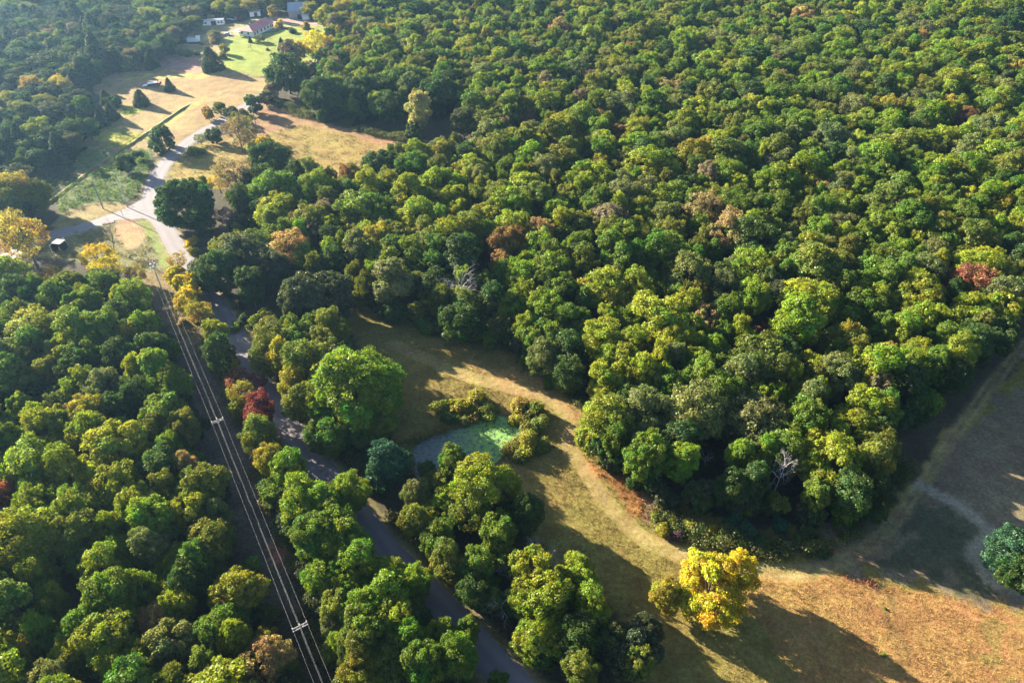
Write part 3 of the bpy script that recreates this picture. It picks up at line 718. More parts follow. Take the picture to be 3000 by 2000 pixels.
# upper left: homestead, tan field, cedars and the wooded valley, its shade painted in as dark greens
batch(0, 0, [
    (1380, 395, 140, "cedar green", "cedar", "largest dark cedar with the broad cone shape at the lawn edge", 1.0),
    (985, 400, 88, "cedar green", "cedar", "slim dark cedar at the upper edge of the tan field", 1.15),
    (1108, 560, 70, "cedar green", "cedar", "small cedar beside the red and white machine wreck", 1.0),
    (922, 648, 104, "cedar green", "cedar", "round squat cedar alone in the tan field", 0.95),
    (725, 738, 100, "cedar green", "cedar", "cone shaped cedar in front of the valley wood edge", 1.0),
    (655, 780, 96, "cedar green", "cedar", "low cedar at the left of the cone shaped cedar by the valley wood"),
    (745, 665, 100, "dark green", "small", "dark round tree tucked behind the cedars at the field edge"),
    (690, 640, 80, "cedar green", "cedar", "cedar half hidden behind the dark round tree at the field edge"),
    (540, 775, 95, "cedar green", "cedar", "dusky cedar between the valley wood and the low field cedars"),
    (590, 840, 100, "dusky green", "small", "dusky bush-like tree below the field cedars"),
    (480, 860, 170, "dark green", "oak"), (350, 900, 170, "dark green", "oak"),
    (235, 850, 190, "yellow green", "oak", "sunlit yellow green tree rising from the dark valley wood"),
    (385, 555, 150, "yellow", "oak", "bright yellow topped tree in the valley wood"), (430, 590, 140, "dull gold"),
    (215, 580, 170, "dull gold"), (60, 660, 170, "golden green"), (150, 730, 170, "olive green"), (300, 680, 150, "olive green"), (520, 640, 150, "dusky green"),
    (30, 780, 170, "dark green"), (440, 690, 140, "dusky green"), (590, 690, 110, "dusky green", "small"), (60, 900, 170, "dark green"),
    (850, 425, 125, "grey green", "shrub", "large grey green shrub with a pale yellow left side in the tan field", 1.25),
    (800, 440, 50, "yellow green", "shrub", "small yellow green bush against the grey green shrub"),
    (990, 110, 190, "yellow green", "oak", "bright yellow green tree on the left of the homestead"), (1110, 160, 150, "olive green"), (1270, 150, 130, "olive green"), (1060, 200, 150, "green"), (930, 180, 140, "olive green"),
    (1170, 110, 120, "olive green"), (1190, 180, 110, "dusky green"),
    (1385, 112, 66, "dull gold", "airy", "little golden tree behind the long white trailer"), (1200, 222, 56, "rust brown", "shrub", "brown bush above the ruined shed", 1.3), (1405, 230, 84, "olive green", "small", "small olive tree left of the silver car"),
    (1400, 255, 90, "grey brown", "shrub", "grey brown bush under the small olive tree by the car"),
    (630, 275, 170, "dusky green"), (520, 430, 150, "dusky green", "oak"), (455, 295, 150, "dark green"), (110, 375, 170, "dark green"), (260, 440, 170, "dusky green"), (350, 355, 120, "cedar green", "cedar"),
    (700, 240, 130, "olive green"), (850, 300, 150, "dark green"), (970, 275, 70, "cedar green", "cedar"), (660, 340, 110, "grey brown", "small"), (745, 345, 110, "dusky green", "small"), (900, 330, 100, "dark green", "small"),
    (1100, 260, 130, "dark green"), (20, 500, 160, "dark green"), (140, 500, 140, "dusky green"), (560, 370, 130, "dusky green"),
    (235, 170, 70, "green", "oak"), (330, 230, 120, "grey brown"),
    (1190, 345, 60, "grey green", "shrub"), (1240, 350, 60, "grey green", "shrub"), (1150, 340, 50, "grey green", "shrub"), (1290, 350, 46, "dusky green", "shrub"),
    (1062, 915, 165, "dark green", "small", "dark ivy covered tree standing alone beside the ditch bank", 1.0),
    (1010, 950, 90, "dark green", "small", "dark growth leaning on the ivy covered tree"), (1110, 930, 80, "dark green", "small"),
    (1365, 745, 92, "dull gold", "small", "gold tinged round bush at the road side by the tan field"), (1440, 710, 90, "olive green", "small", "olive bush beside the gold tinged one at the road"),
    (1520, 750, 110, "dusky green", "small", "dusky bush across the road from the gold tinged bush"), (1590, 740, 80, "grey brown", "shrub"),
    (1665, 685, 130, "dark green", "small", "dark bushy tree left of the utility pole with the small crossarm"), (1740, 650, 90, "dusky green", "small"), (1790, 600, 110, "grey brown", "small"),
    (1560, 860, 230, "grey brown", "airy", "thin brownish tree with visible trunk beside the upper road"), (1570, 810, 160, "olive green", "airy"),
    (1405, 890, 110, "dark green", "small"), (1310, 905, 95, "grey green", "airy", "wispy grey green little tree at the inside of the road bend"), (1280, 990, 110, "olive green", "shrub"),
    (1760, 1050, 300, "dark green", "big", "dark spreading round tree in the olive upper meadow", 0.9), (1740, 940, 140, "yellow", "shrub", "yellow shrub behind the dark spreading tree", 1.0), (1650, 960, 90, "yellow green", "shrub"),
    (1540, 1150, 260, "grey brown", "airy", "brown half bare tree above the road junction tree"), (1430, 1190, 130, "yellow", "airy"), (1560, 1280, 170, "grey brown", "airy"),
    (1210, 1345, 415, "dark green", "dome", "huge round dark tree on the inside of the road junction", 1.0),
    (1480, 1410, 150, "purple", "airy"), (1330, 1480, 150, "dark green", "small"),
    (1880, 490, 290, "dark green", "big"), (1925, 330, 150, "grey brown", "oak", "grey brown round tree at the corner of the green lawn"), (1850, 300, 60, "cedar green", "cedar", "thin cedar spire poking up beside the grey brown round tree", 1.25),
    (2065, 285, 170, "yellow", "airy", "tall bright yellow tree at the right of the green lawn", 1.25), (1975, 285, 90, "yellow", "airy", "smaller yellow tree left of the tall one at the lawn"), (2150, 300, 150, "dull gold", "airy"),
    (2110, 390, 130, "dark green"), (2170, 360, 130, "grey brown"), (2030, 450, 110, "grey brown", "small"), (2120, 620, 300, "dark green", "big"), (2200, 480, 150, "grey brown"), (2230, 420, 130, "dark green"),
    (2010, 172, 66, "dull gold", "shrub", "golden bush at the far right of the lawn", 1.2), (1917, 204, 54, "dark green", "shrub", "small dark bush on the lawn below the dirt drive", 1.0), (1832, 162, 70, "dull gold", "shrub", "golden bush by the right end of the red roofed house", 1.1),
    (1573, 118, 70, "purple", "small", "dark purple tree behind the red roofed house"), (1788, 75, 60, "dull gold", "tall", "slim golden tree left of the grey barn", 0.9),
    (1703, 255, 74, "grey green", "small", "grey green tree in front of the red roofed house"), (1641, 262, 28, "cedar green", "cedar", "little dark conifer in front of the house corner", 1.2),
    (1650, 300, 70, "purple", "bare", "small leafless purplish tree on the lawn"), (1470, 320, 70, "golden green", "small", "yellowish small tree at the left edge of the lawn"), (1460, 370, 60, "grey brown", "shrub"), (1755, 325, 26, "grey brown", "shrub"),
    (1440, 50, 130, "golden green"), (1520, 70, 110, "olive green"), (1640, 45, 110, "golden green"), (1560, 30, 110, "olive green"), (1720, 30, 110, "dusky green"), (1330, 60, 120, "dark green"), (1820, 25, 110, "olive green"),
    (2030, 60, 130, "golden green"), (2150, 110, 180, "golden green", "oak", "tall yellow green tree right of the grey barn"), (2200, 210, 130, "golden green", "airy"), (2250, 80, 150, "golden green"),
    (130, 1250, 230, "golden green"), (250, 1275, 150, "olive green"), (30, 1210, 190, "golden green"), (60, 1340, 150, "olive green"),
    (820, 1075, 130, "dark green", "small", "dark vine covered mound beside the yellow arrow sign"), (890, 1010, 80, "dark green", "shrub"), (940, 1060, 80, "green", "shrub"),
    (1330, 1180, 70, "olive green", "shrub"),
])
# middle left: side road, yellow trees and the left wood
batch(0, 650, [
    (140, 90, 330, "dull gold", "airy", "large brownish gold tree with a heavy trunk over the side road", 1.2), (20, 20, 220, "dull gold", "airy"),
    (700, 85, 190, "brown", "bare", "leafless dark tree on the grass below the side road", 1.25),
    (640, 235, 230, "yellow", "airy", "bright yellow thin crowned tree below the leafless tree"), (700, 320, 230, "yellow", "airy", "second bright yellow tree just below the first by the power line"), (885, 340, 130, "dull gold", "airy"), (350, 370, 180, "dull gold", "airy"),
    (270, 390, 130, "golden green", "airy"), (80, 350, 220, "yellow green"), (110, 470, 200, "dark green"), (370, 510, 240, "green"), (480, 430, 180, "olive green"), (670, 430, 280, "green", "big"), (910, 500, 190, "bright green"),
    (125, 610, 220, "green"), (520, 580, 240, "green"), (480, 740, 300, "bright green"), (225, 830, 230, "green"), (205, 690, 110, "grey brown", "small"), (680, 720, 230, "green"), (950, 690, 200, "bright green"), (870, 760, 150, "golden green"),
    (780, 620, 180, "dark green"), (800, 880, 220, "dark green"), (560, 900, 220, "green"), (1010, 830, 180, "dark green"),
    (90, 1060, 260, "green"), (340, 1000, 170, "olive green"), (690, 1090, 240, "grey green"), (500, 1010, 200, "dark green"), (200, 1180, 220, "dark green", "small"), (380, 1170, 220, "dark green", "small"), (60, 1220, 190, "dark green", "small"), (900, 1130, 200, "dark green", "oak"),  # the small dark green trees paint in the shade of the wood gap
    (1010, 960, 190, "bright green", "tall"), (1090, 1080, 240, "bright green"), (1080, 1230, 270, "green"), (580, 1265, 230, "golden green", "oak", "yellow topped tree at the edge of the left wood gap"), (810, 1385, 140, "yellow green"), (300, 1390, 250, "yellow green"), (590, 1400, 260, "yellow green"), (60, 1370, 190, "green"), (760, 1250, 180, "dark green"),
    (1000, 1370, 220, "olive green"), (1190, 1370, 200, "olive green"),
    (1160, 250, 140, "dull gold", "airy", "gold and brown bushy tree at the road just below the junction"), (1155, 350, 120, "yellow", "small", "yellow bush at the road edge below the gold and brown one"), (1190, 430, 180, "yellow", "small", "brightest yellow bush between the power line and the road"),
    (1225, 520, 170, "golden yellow", "small"), (1230, 610, 180, "golden green", "airy"), (1320, 630, 150, "dull gold", "airy"), (1300, 545, 120, "grey brown", "airy"), (1200, 660, 80, "tan", "shrub"),
    (1420, 735, 150, "yellow green", "oak", "round yellow green tree alone on the left road edge"), (1400, 880, 180, "dark green"), (1440, 830, 120, "dark green", "small"),
    (1505, 945, 120, "yellow", "small", "small yellow tree above the red tree by the road"), (1550, 1020, 160, "red brown", "airy", "red brown airy tree at the road edge"), (1580, 1120, 190, "golden green", "airy"), (1680, 1040, 130, "crimson", "airy", "thin crimson branches reaching over the road"),
    (1700, 1245, 180, "crimson", "oak", "deep red bushy tree beside the road"), (1640, 1330, 120, "crimson", "small"), (1700, 1400, 220, "olive green"), (1560, 1230, 130, "olive green", "small"), (1690, 1330, 150, "grey brown", "airy"),
    (1250, 130, 90, "yellow", "shrub", "yellow bush at the right road edge under the round tree"), (1270, 190, 80, "golden green", "shrub"),
    (1430, 330, 330, "dark green", "big", "spreading dark tree overhanging the road on its right"), (1590, 250, 360, "dusky green", "big"), (1770, 315, 290, "dusky green", "big"), (1500, 160, 250, "olive green", "airy"), (1640, 420, 200, "dark green"), (1380, 400, 150, "dark green", "small"),
    (2110, 235, 100, "yellow green", "small", "small yellow green tree in the dark gap behind the round trees"), (2075, 500, 420, "dusky green", "dome", "broad dark dome shaped tree right of the road"),
    (1730, 640, 130, "yellow green", "small"), (1790, 780, 250, "olive green"), (1740, 900, 180, "olive green"), (1990, 790, 240, "green"), (2130, 800, 180, "olive green"), (2010, 950, 330, "olive green"), (1960, 1090, 220, "golden green"), (1980, 1200, 220, "olive green"), (2170, 880, 230, "olive green"),
    (2330, 1090, 600, "bright green", "big", "vivid bright green tree on the left of the pond meadow"), (2160, 1390, 330, "green", "big"), (2420, 1330, 330, "green", "big"), (2120, 1190, 260, "bright green"), (2480, 1150, 260, "bright green"),
    (1650, 480, 130, "dusky green", "shrub"), (1600, 640, 110, "dark green", "shrub"), (1540, 690, 90, "green", "shrub"),
])
# middle: field edge trees, snag and pond
batch(1000, 650, [
    (345, 230, 320, "green", "oak"), (330, 400, 260, "grey green", "tall"), (120, 190, 190, "grey green", "tall"), (680, 110, 270, "yellow green"), (640, 230, 230, "green"), (850, 60, 230, "olive green"), (830, 190, 200, "green"),
    (1085, 150, 240, "brown", "oak", "dark brown oak behind the dead snag"), (1040, 280, 150, "tan"), (1310, 80, 210, "tan", "oak", "pale tan crown right of the dark brown oak"),
    (800, 420, 270, "dead", "dead", "grey dead snag against the dark forest edge above the meadow", 1.1) if False else (890, 362, 95, "rust brown", "small", "orange leaved tuft beside the grey dead snag"),
    (750, 650, 250, "dark green", "oak"), (520, 590, 170, "olive green", "small"), (610, 430, 220, "dark green"), (980, 530, 220, "dark green"), (880, 690, 200, "dark green", "small"), (560, 700, 130, "green", "shrub"), (680, 680, 130, "grey green", "shrub"),
    (1280, 200, 230, "bright green"), (1190, 390, 250, "bright green", "oak"), (1390, 340, 270, "bright green", "oak"), (1330, 580, 250, "bright green"), (1130, 560, 210, "bright green"), (1300, 760, 240, "green"), (1330, 900, 200, "grey green"), (1480, 860, 230, "dark green"), (1190, 720, 150, "yellow green"), (1500, 660, 250, "green"), (1440, 480, 250, "green"), (1500, 1000, 200, "dark green"),
    (1365, 1035, 95, "green", "cedar", "green cedar at the bend of the grass track", 1.1), (1575, 1110, 90, "cedar green", "cedar", "dark cedar next to the yellow green edge trees"),
    (1810, 930, 300, "yellow green"), (1760, 1060, 260, "yellow green"), (1730, 1300, 320, "yellow green", "oak", "bright yellow green edge tree nearest the track bend"), (1640, 1420, 200, "yellow green", "small"), (1900, 830, 230, "yellow green"), (2030, 1250, 320, "grey green", "oak"), (1980, 1420, 330, "grey green", "big"), (1870, 1180, 200, "dark green"), (2150, 1080, 260, "green"),
    (890, 1170, 210, "golden green", "shrub", "largest gold and green bush on the far bank of the pond", 0.95), (770, 1220, 170, "golden green", "shrub"), (650, 1210, 140, "olive green", "shrub"), (960, 1240, 150, "olive green", "shrub"), (1170, 1200, 160, "dull gold", "shrub", "tawny bush between the pond and the track"), (1260, 1240, 170, "olive green", "shrub"), (1290, 1330, 150, "olive green", "shrub"),
    (1230, 1440, 190, "golden green", "shrub"), (1180, 1530, 150, "olive green", "shrub"), (1330, 1470, 130, "olive green", "shrub"), (1140, 1300, 110, "golden green", "shrub"), (700, 1290, 120, "dark green", "shrub"), (820, 1300, 100, "olive green", "shrub"),
])
plant(*z5([(800, 430)])[0], 290 / 2.24, "tan", "dead", "grey dead snag standing against the dark forest edge above the meadow", hz=1.15)
# right side of the wood
batch(2000, 650, [
    (1890, 415, 260, "rust brown", "oak", "rust coloured crown at the right end of the forest"), (560, 690, 110, "rust brown", "small", "small rust coloured crown in the middle of the forest"), (470, 735, 110, "rust brown", "small"), (640, 480, 180, "dusky green", "oak"), (150, 660, 190, "tan"), (320, 640, 120, "tan", "small"), (1350, 900, 150, "dull gold", "oak", "orange gold crown near the right side of the forest"), (1250, 860, 110, "grey brown", "small"),
    (360, 1050, 290, "grey green"), (700, 1060, 200, "yellow green"), (860, 1120, 190, "yellow green"), (1200, 1230, 280, "yellow green"), (1000, 1010, 260, "grey green"), (1080, 1380, 280, "yellow green"), (900, 1480, 280, "yellow green"), (1270, 1480, 240, "olive green"), (1330, 1250, 200, "green"), (60, 830, 200, "yellow green"), (200, 850, 200, "bright green"), (100, 950, 200, "yellow green"), (450, 320, 280, "bright green"),
    (1900, 600, 250, "yellow green"), (2080, 600, 240, "yellow green"), (1560, 480, 270, "yellow green"), (1900, 150, 280, "olive green"), (1750, 800, 230, "green"), (1650, 950, 230, "green"), (1500, 1080, 230, "dark green"), (1900, 780, 230, "dark green"), (1780, 1000, 200, "dark green", "oak"), (2080, 760, 200, "dark green"),
    (2200, 60, 200, "yellow green"), (2220, 300, 220, "dark green"), (2190, 500, 180, "dark green"), (2150, 180, 200, "dark green"), (1450, 1250, 200, "dark green", "small"), (1300, 1360, 180, "dark green"),
])
plant(*z9([(660, 150)])[0], 210 / 2.24, "tan", "dead", "tall grey dead tree with drooping boughs at the forest front", hz=1.6)
plant(*z9([(160, 100)])[0], 150 / 2.24, "tan", "dead", "broken grey branches low in the forest front edge", hz=0.7)
plant(*z3([(530, 1095)])[0], 130 / 2.24, "tan", "dead", "bleached dead tree deep inside the forest", hz=1.2)
batch(2000, 0, [
    (1850, 760, 170, "rust brown", "airy", "orange rust thin crown in the upper right forest"), (790, 845, 90, "rust brown", "small"), (915, 1255, 120, "tan"), (790, 1310, 150, "yellow green"), (1100, 1350, 190, "yellow green"), (1040, 265, 180, "bright green"), (1690, 870, 50, "rust brown", "small"), (770, 1140, 260, "yellow green"), (1640, 1130, 250, "yellow green"), (1650, 450, 90, "yellow green"), (1160, 160, 70, "rust brown", "small"), (1150, 220, 80, "rust brown", "small"),
])
batch(1000, 0, [
    (505, 720, 165, "cream", "tall", "pale cream coloured tall tree standing in front of the dark forest edge", 1.1), (480, 860, 130, "dark green", "small"), (540, 410, 64, "purple", "small", "small purple crown in the upper forest"), (1235, 800, 190, "brown", "dome", "round brown crown above the middle of the forest", 1.0), (1820, 890, 140, "brown", "oak", "reddish brown crown right of the round brown one"), (1780, 950, 110, "tan"), (1310, 440, 130, "yellow green"), (1130, 480, 190, "grey green"), (1370, 1345, 160, "purple", "airy", "purple grey thin crown in the middle of the forest"),
    (110, 620, 280, "dark green", "big"), (330, 690, 200, "dark green"), (650, 620, 290, "dark green", "big"), (880, 720, 250, "green"), (960, 900, 210, "grey green"), (500, 1020, 180, "yellow green"), (250, 1110, 290, "dark green", "dome"), (800, 800, 170, "dusky green"), (230, 590, 220, "dark green"), (470, 520, 220, "green"), (820, 1010, 170, "dark green"), (640, 980, 150, "grey green"), (1100, 700, 200, "yellow green"),
    (40, 1200, 150, "brown"), (60, 1300, 180, "dark green"), (130, 60, 120, "golden green"), (60, 180, 130, "dull gold", "airy"), (170, 190, 160, "grey green"), (1640, 530, 130, "grey brown"),
    (620, 50, 130, "bright green", "oak"), (870, 100, 90, "brown"), (820, 190, 70, "brown"), (1450, 150, 100, "grey brown"), (1480, 270, 80, "tan"),
])
# lower middle: the two clumps right of the road, the road strip
batch(1000, 1300, [
    (740, 130, 190, "green"), (900, 270, 330, "yellow green", "oak"), (500, 320, 170, "grey green"), (680, 430, 300, "yellow green", "big"), (1030, 560, 250, "green"), (1230, 470, 200, "dark green"), (700, 780, 230, "olive green"), (880, 800, 230, "green"), (480, 520, 190, "olive green"), (1080, 300, 200, "yellow green"), (870, 980, 190, "dark green"), (640, 640, 220, "green"), (560, 180, 120, "green", "small"),
    (1230, 820, 270, "yellow green"), (1530, 920, 330, "yellow green", "big"), (1340, 1020, 330, "yellow green"), (1640, 1080, 250, "yellow green"), (1330, 1280, 360, "yellow green", "big"), (1570, 1470, 210, "olive green"), (1560, 820, 180, "yellow green"), (1200, 1010, 220, "yellow green"), (1560, 1250, 250, "dark green"),
    (1900, 1340, 400, "dusky green", "big", "dark grey green tree at the bottom edge beside the yellow tree"), (1780, 1290, 180, "grey green"), (1930, 1440, 200, "olive green"), (2010, 1230, 180, "dusky green"),
    (310, 900, 330, "bright green", "big"), (110, 800, 280, "bright green"), (490, 900, 190, "bright green", "oak"), (130, 1090, 260, "bright green"), (360, 1150, 270, "yellow green"), (330, 1400, 380, "olive green", "big"), (700, 1340, 300, "green", "big"), (1030, 1550, 120, "green", "small"), (130, 1330, 260, "olive green"), (120, 1500, 230, "golden green"), (60, 950, 200, "bright green"), (640, 1250, 180, "bright green", "oak"),
    (320, 120, 250, "teal green", "oak", "blue green bushy tree at the left end of the pond"), (250, 240, 190, "teal green", "small"), (190, 60, 120, "dark green", "small"),
    (2070, 470, 90, "yellow green", "shrub"), (2110, 560, 120, "golden green", "shrub"), (2180, 510, 110, "olive green", "shrub"), (2210, 600, 100, "purple", "shrub"), (2150, 380, 130, "green", "shrub"), (2030, 300, 90, "green", "shrub"),
    (60, 300, 220, "bright green"), (290, 1010, 300, "bright green"), (180, 1220, 300, "green"), (-60, 520, 260, "bright green"), (40, 640, 260, "bright green"), (820, 1250, 160, "green"), (760, 1420, 260, "green"), (480, 1300, 220, "bright green"),
])
for (u, v), w, hz, lab in ((z8([(1060, 1050)])[0], 110, 0.9, "grey fallen dead branches between the road and the lower clump"), (z8([(1400, 735)])[0], 95, 1.2, "bleached dead top poking out above the lower tree clump"), (z8([(1250, 650)])[0], 60, 1.0, "small dead tree behind the lower clump"), (z8([(1040, 830)])[0], 60, 1.2, "leaning bare grey trunk left of the lower clump")):
    plant(u, v, w, "tan", "dead", lab, hz=hz)
# the golden tree, the field corner and the forest front undergrowth
batch(2000, 1300, [
    (170, 960, 520, "golden yellow", "big", "large golden yellow tree standing alone at the meadow edge", 1.0), (390, 830, 230, "yellow", "oak", "lemon yellow right hand crown joined to the golden tree"), (30, 1130, 200, "golden green", "oak"), (-100, 1000, 200, "golden green", "oak"),
    (640, 535, 110, "teal green", "small", "small blue green bush under the forest front"), (320, 510, 120, "teal green", "small"), (420, 560, 120, "teal green", "small"), (680, 640, 110, "dusky green", "shrub"), (200, 560, 100, "golden green", "shrub"), (250, 620, 100, "green", "shrub"), (40, 530, 120, "golden green", "shrub"), (820, 600, 160, "dark green", "shrub"), (900, 700, 120, "dark green", "shrub"), (520, 640, 130, "dark green", "shrub"),
    (2160, 720, 290, "teal green", "oak", "blue green tree in the shaded field at the right edge"), (2230, 850, 250, "dark green", "oak"),
    (150, 180, 260, "olive green", "oak"), (330, 300, 220, "dark green"), (90, 360, 200, "dark green", "small"), (460, 250, 230, "dark green"), (1000, 160, 330, "yellow green"), (1240, 130, 260, "olive green"), (830, 110, 260, "yellow green"), (1100, 330, 260, "dark green"), (1280, 300, 220, "dark green"), (880, 330, 200, "green"), (1060, 460, 180, "green", "small"), (1250, 450, 160, "dark green", "small"),
    (1325, 1075, 26, "green", "shrub", "tiny green bush upper of two in the hay field"), (1320, 1385, 36, "green", "shrub", "tiny green bush lower of two in the hay field"), (380, 660, 110, "yellow green", "shrub"),
])
# strip between power line and road, and notable crowns of the lower left wood
batch(0, 1300, [
    (1770, 110, 180, "golden green", "oak"), (1900, 170, 230, "bright green"), (1990, 380, 280, "bright green"), (2120, 400, 260, "bright green"), (2060, 610, 290, "green"), (2190, 700, 220, "bright green"), (1880, 400, 150, "olive green", "small"), (2140, 880, 240, "bright green"), (2210, 1060, 220, "olive green"), (2200, 1200, 170, "grey green"), (2190, 1340, 150, "yellow green", "oak"), (2230, 1480, 170, "dark green"), (1680, 30, 140, "olive green", "small"),
    (1560, 980, 310, "golden green", "oak", "vivid yellow green crown by the power line cut"), (1530, 960, 200, "yellow green", "oak"), (1150, 830, 330, "yellow green", "big"), (1030, 1180, 210, "tan", "oak", "tan crown in the lower left wood"), (1730, 1440, 300, "tan", "oak", "buff crown at the bottom edge by the power line cut"), (60, 310, 170, "rust brown", "oak", "rust brown crown at the left edge"), (1230, 160, 150, "tan", "tall"), (1370, 640, 280, "olive green"), (1430, 470, 170, "grey green"),
    (1740, 1290, 160, "golden green", "oak"), (1500, 1180, 250, "green"), (620, 240, 220, "yellow green"), (250, 420, 230, "bright green"), (900, 400, 260, "yellow green"), (1230, 440, 260, "yellow green"), (500, 620, 300, "olive green"), (700, 820, 280, "yellow green"), (230, 860, 260, "yellow green"), (560, 1230, 300, "green"), (110, 1370, 260, "golden green"), (500, 1400, 260, "yellow green"), (950, 1420, 250, "yellow green"), (330, 1050, 200, "yellow green"), (1420, 1250, 260, "green"), (1000, 700, 230, "grey green"), (780, 1480, 250, "yellow green"), (1350, 1470, 250, "olive green"), (1240, 1280, 80, "tan", "small"),
])

# ------------------------------------------------------------------ fill the woods
def poly_at(px, z=8.0): return at_np(px, z)
WOODS = [  # (canopy outline in the photograph, spacing, colours)
    ("right", z2([(10, -10), (-60, 100), (-150, 250), (-120, 420), (-190, 560), (-140, 700), (250, 680), (720, 660), (860, 760), (880, 900), (700, 960), (560, 1000), (420, 960), (200, 1050), (-20, 1110), (-120, 1200), (-300, 1260), (-480, 1340), (-600, 1500), (-700, 1560), (-560, 1700)]) +
     z5([(-60, 330), (60, 380), (180, 470), (330, 520), (560, 580), (750, 640), (980, 650), (1130, 720), (1300, 900), (1480, 960), (1650, 1150), (1650, 1450), (1850, 1540)]) +
     z9([(-200, 220), (100, 300), (400, 330), (700, 330), (1000, 380), (1250, 400), (1330, 200), (1370, -50)]) + z6([(1500, 1250), (1750, 1080), (1900, 900), (2080, 750), (2180, 480), (2600, 400)]) + [(3600, 700), (4300, 400), (4300, -500), (2000, -420), (1400, -420), (1150, -300)]),
    ("left", z4([(-500, 330), (-60, 360), (150, 380), (420, 420), (700, 360), (900, 430), (1020, 560), (1080, 760), (1130, 930), (1230, 1150), (1260, 1350), (1330, 1480)]) + z7([(1420, 250), (1480, 480), (1560, 640), (1650, 800), (1720, 1000), (1800, 1250), (1880, 1500), (2000, 2000), (-1200, 2000), (-1500, 500)])),
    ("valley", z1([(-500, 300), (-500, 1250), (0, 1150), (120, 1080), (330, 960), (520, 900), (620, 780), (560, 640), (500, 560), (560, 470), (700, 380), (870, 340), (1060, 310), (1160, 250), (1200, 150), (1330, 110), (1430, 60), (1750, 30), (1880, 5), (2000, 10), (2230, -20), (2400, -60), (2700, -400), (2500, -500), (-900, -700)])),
    ("fence", z1([(-300, 1180), (120, 1180), (260, 1230), (200, 1320), (-300, 1400)])),
    ("middle", z1([(1560, 1180), (1900, 1120), (2250, 1130), (2400, 1060), (2400, 1600), (1560, 1560), (1480, 1500), (1560, 1350)]) + z4([(1540, 90), (2300, 200)])[::-1]),
    ("roadside", z4([(1700, 640), (1900, 560), (2250, 600), (2270, 1000), (2250, 1450), (2060, 1400), (1960, 1200), (1780, 950), (1690, 780)])),
    ("strip", z7([(1640, 40), (1800, 20), (1950, 200), (2150, 420), (2240, 620)]) + z8([(150, 780), (500, 960), (560, 1200), (800, 1300), (900, 1700), (-60, 1700), (-80, 1400), (-150, 1000)])),
    ("clump", z8([(430, 330), (620, 130), (900, 130), (1130, 260), (1180, 500), (1050, 700), (980, 940), (800, 960), (620, 780), (480, 560)])),
    ("clump", z8([(1100, 760), (1280, 700), (1580, 800), (1720, 1000), (1720, 1180), (1560, 1500), (1250, 1420), (1100, 1230), (1120, 1000)])),
]
PAL = {
    "right": (("green", 26), ("olive green", 22), ("yellow green", 24), ("bright green", 14), ("grey green", 9), ("dark green", 6), ("tan", 0.8), ("grey brown", 1.2), ("golden green", 1.5), ("brown", .2)),
    "left": (("bright green", 28), ("yellow green", 38), ("green", 20), ("olive green", 12), ("golden green", 2.5), ("grey green", 5), ("tan", 0.4), ("dark green", 3)),
    "valley": (("dusky green", 30), ("dark green", 28), ("cedar green", 14), ("green", 10), ("olive green", 12), ("grey brown", 5), ("dull gold", 2)),  # real dark cedars; the other dark greens paint the valley shadow into the leaves
    "fence": (("golden green", 20), ("olive green", 20)),
    "middle": (("dark green", 20), ("green", 18), ("olive green", 12), ("grey green", 8), ("dusky green", 8), ("brown", 3)),
    "roadside": (("olive green", 20), ("green", 14), ("golden green", 14), ("dusky green", 10)),
    "strip": (("bright green", 20), ("green", 20), ("olive green", 10)),
    "clump": (("yellow green", 20), ("green", 14), ("olive green", 10)),
}
keep_off = [at_np(z1([(1200, 250), (1330, 100), (1500, 70), (1900, 50), (2100, 130), (2100, 460), (1440, 480)])), np.vstack([POND, POND[:1]])]
grid = {}
def gadd(x, y, r): grid.setdefault((int(x // 12), int(y // 12)), []).append((x, y, r))
def gfree(x, y, r, k):
    a, b = int(x // 12), int(y // 12)
    for i in range(a - 2, a + 3):
        for j in range(b - 2, b + 3):
            for X, Y, q in grid.get((i, j), ()):
                if (X - x) ** 2 + (Y - y) ** 2 < (k * (r + q)) ** 2: return False
    return True
for t in TREES:
    if t["kind"] not in ("shrub",): gadd(t["x"], t["y"], KIND[t["kind"]][t["n"]]["R"] * t["s"] * (0.6 if t["kind"] in ("dead", "bare") else 1))
fr = random.Random(5)
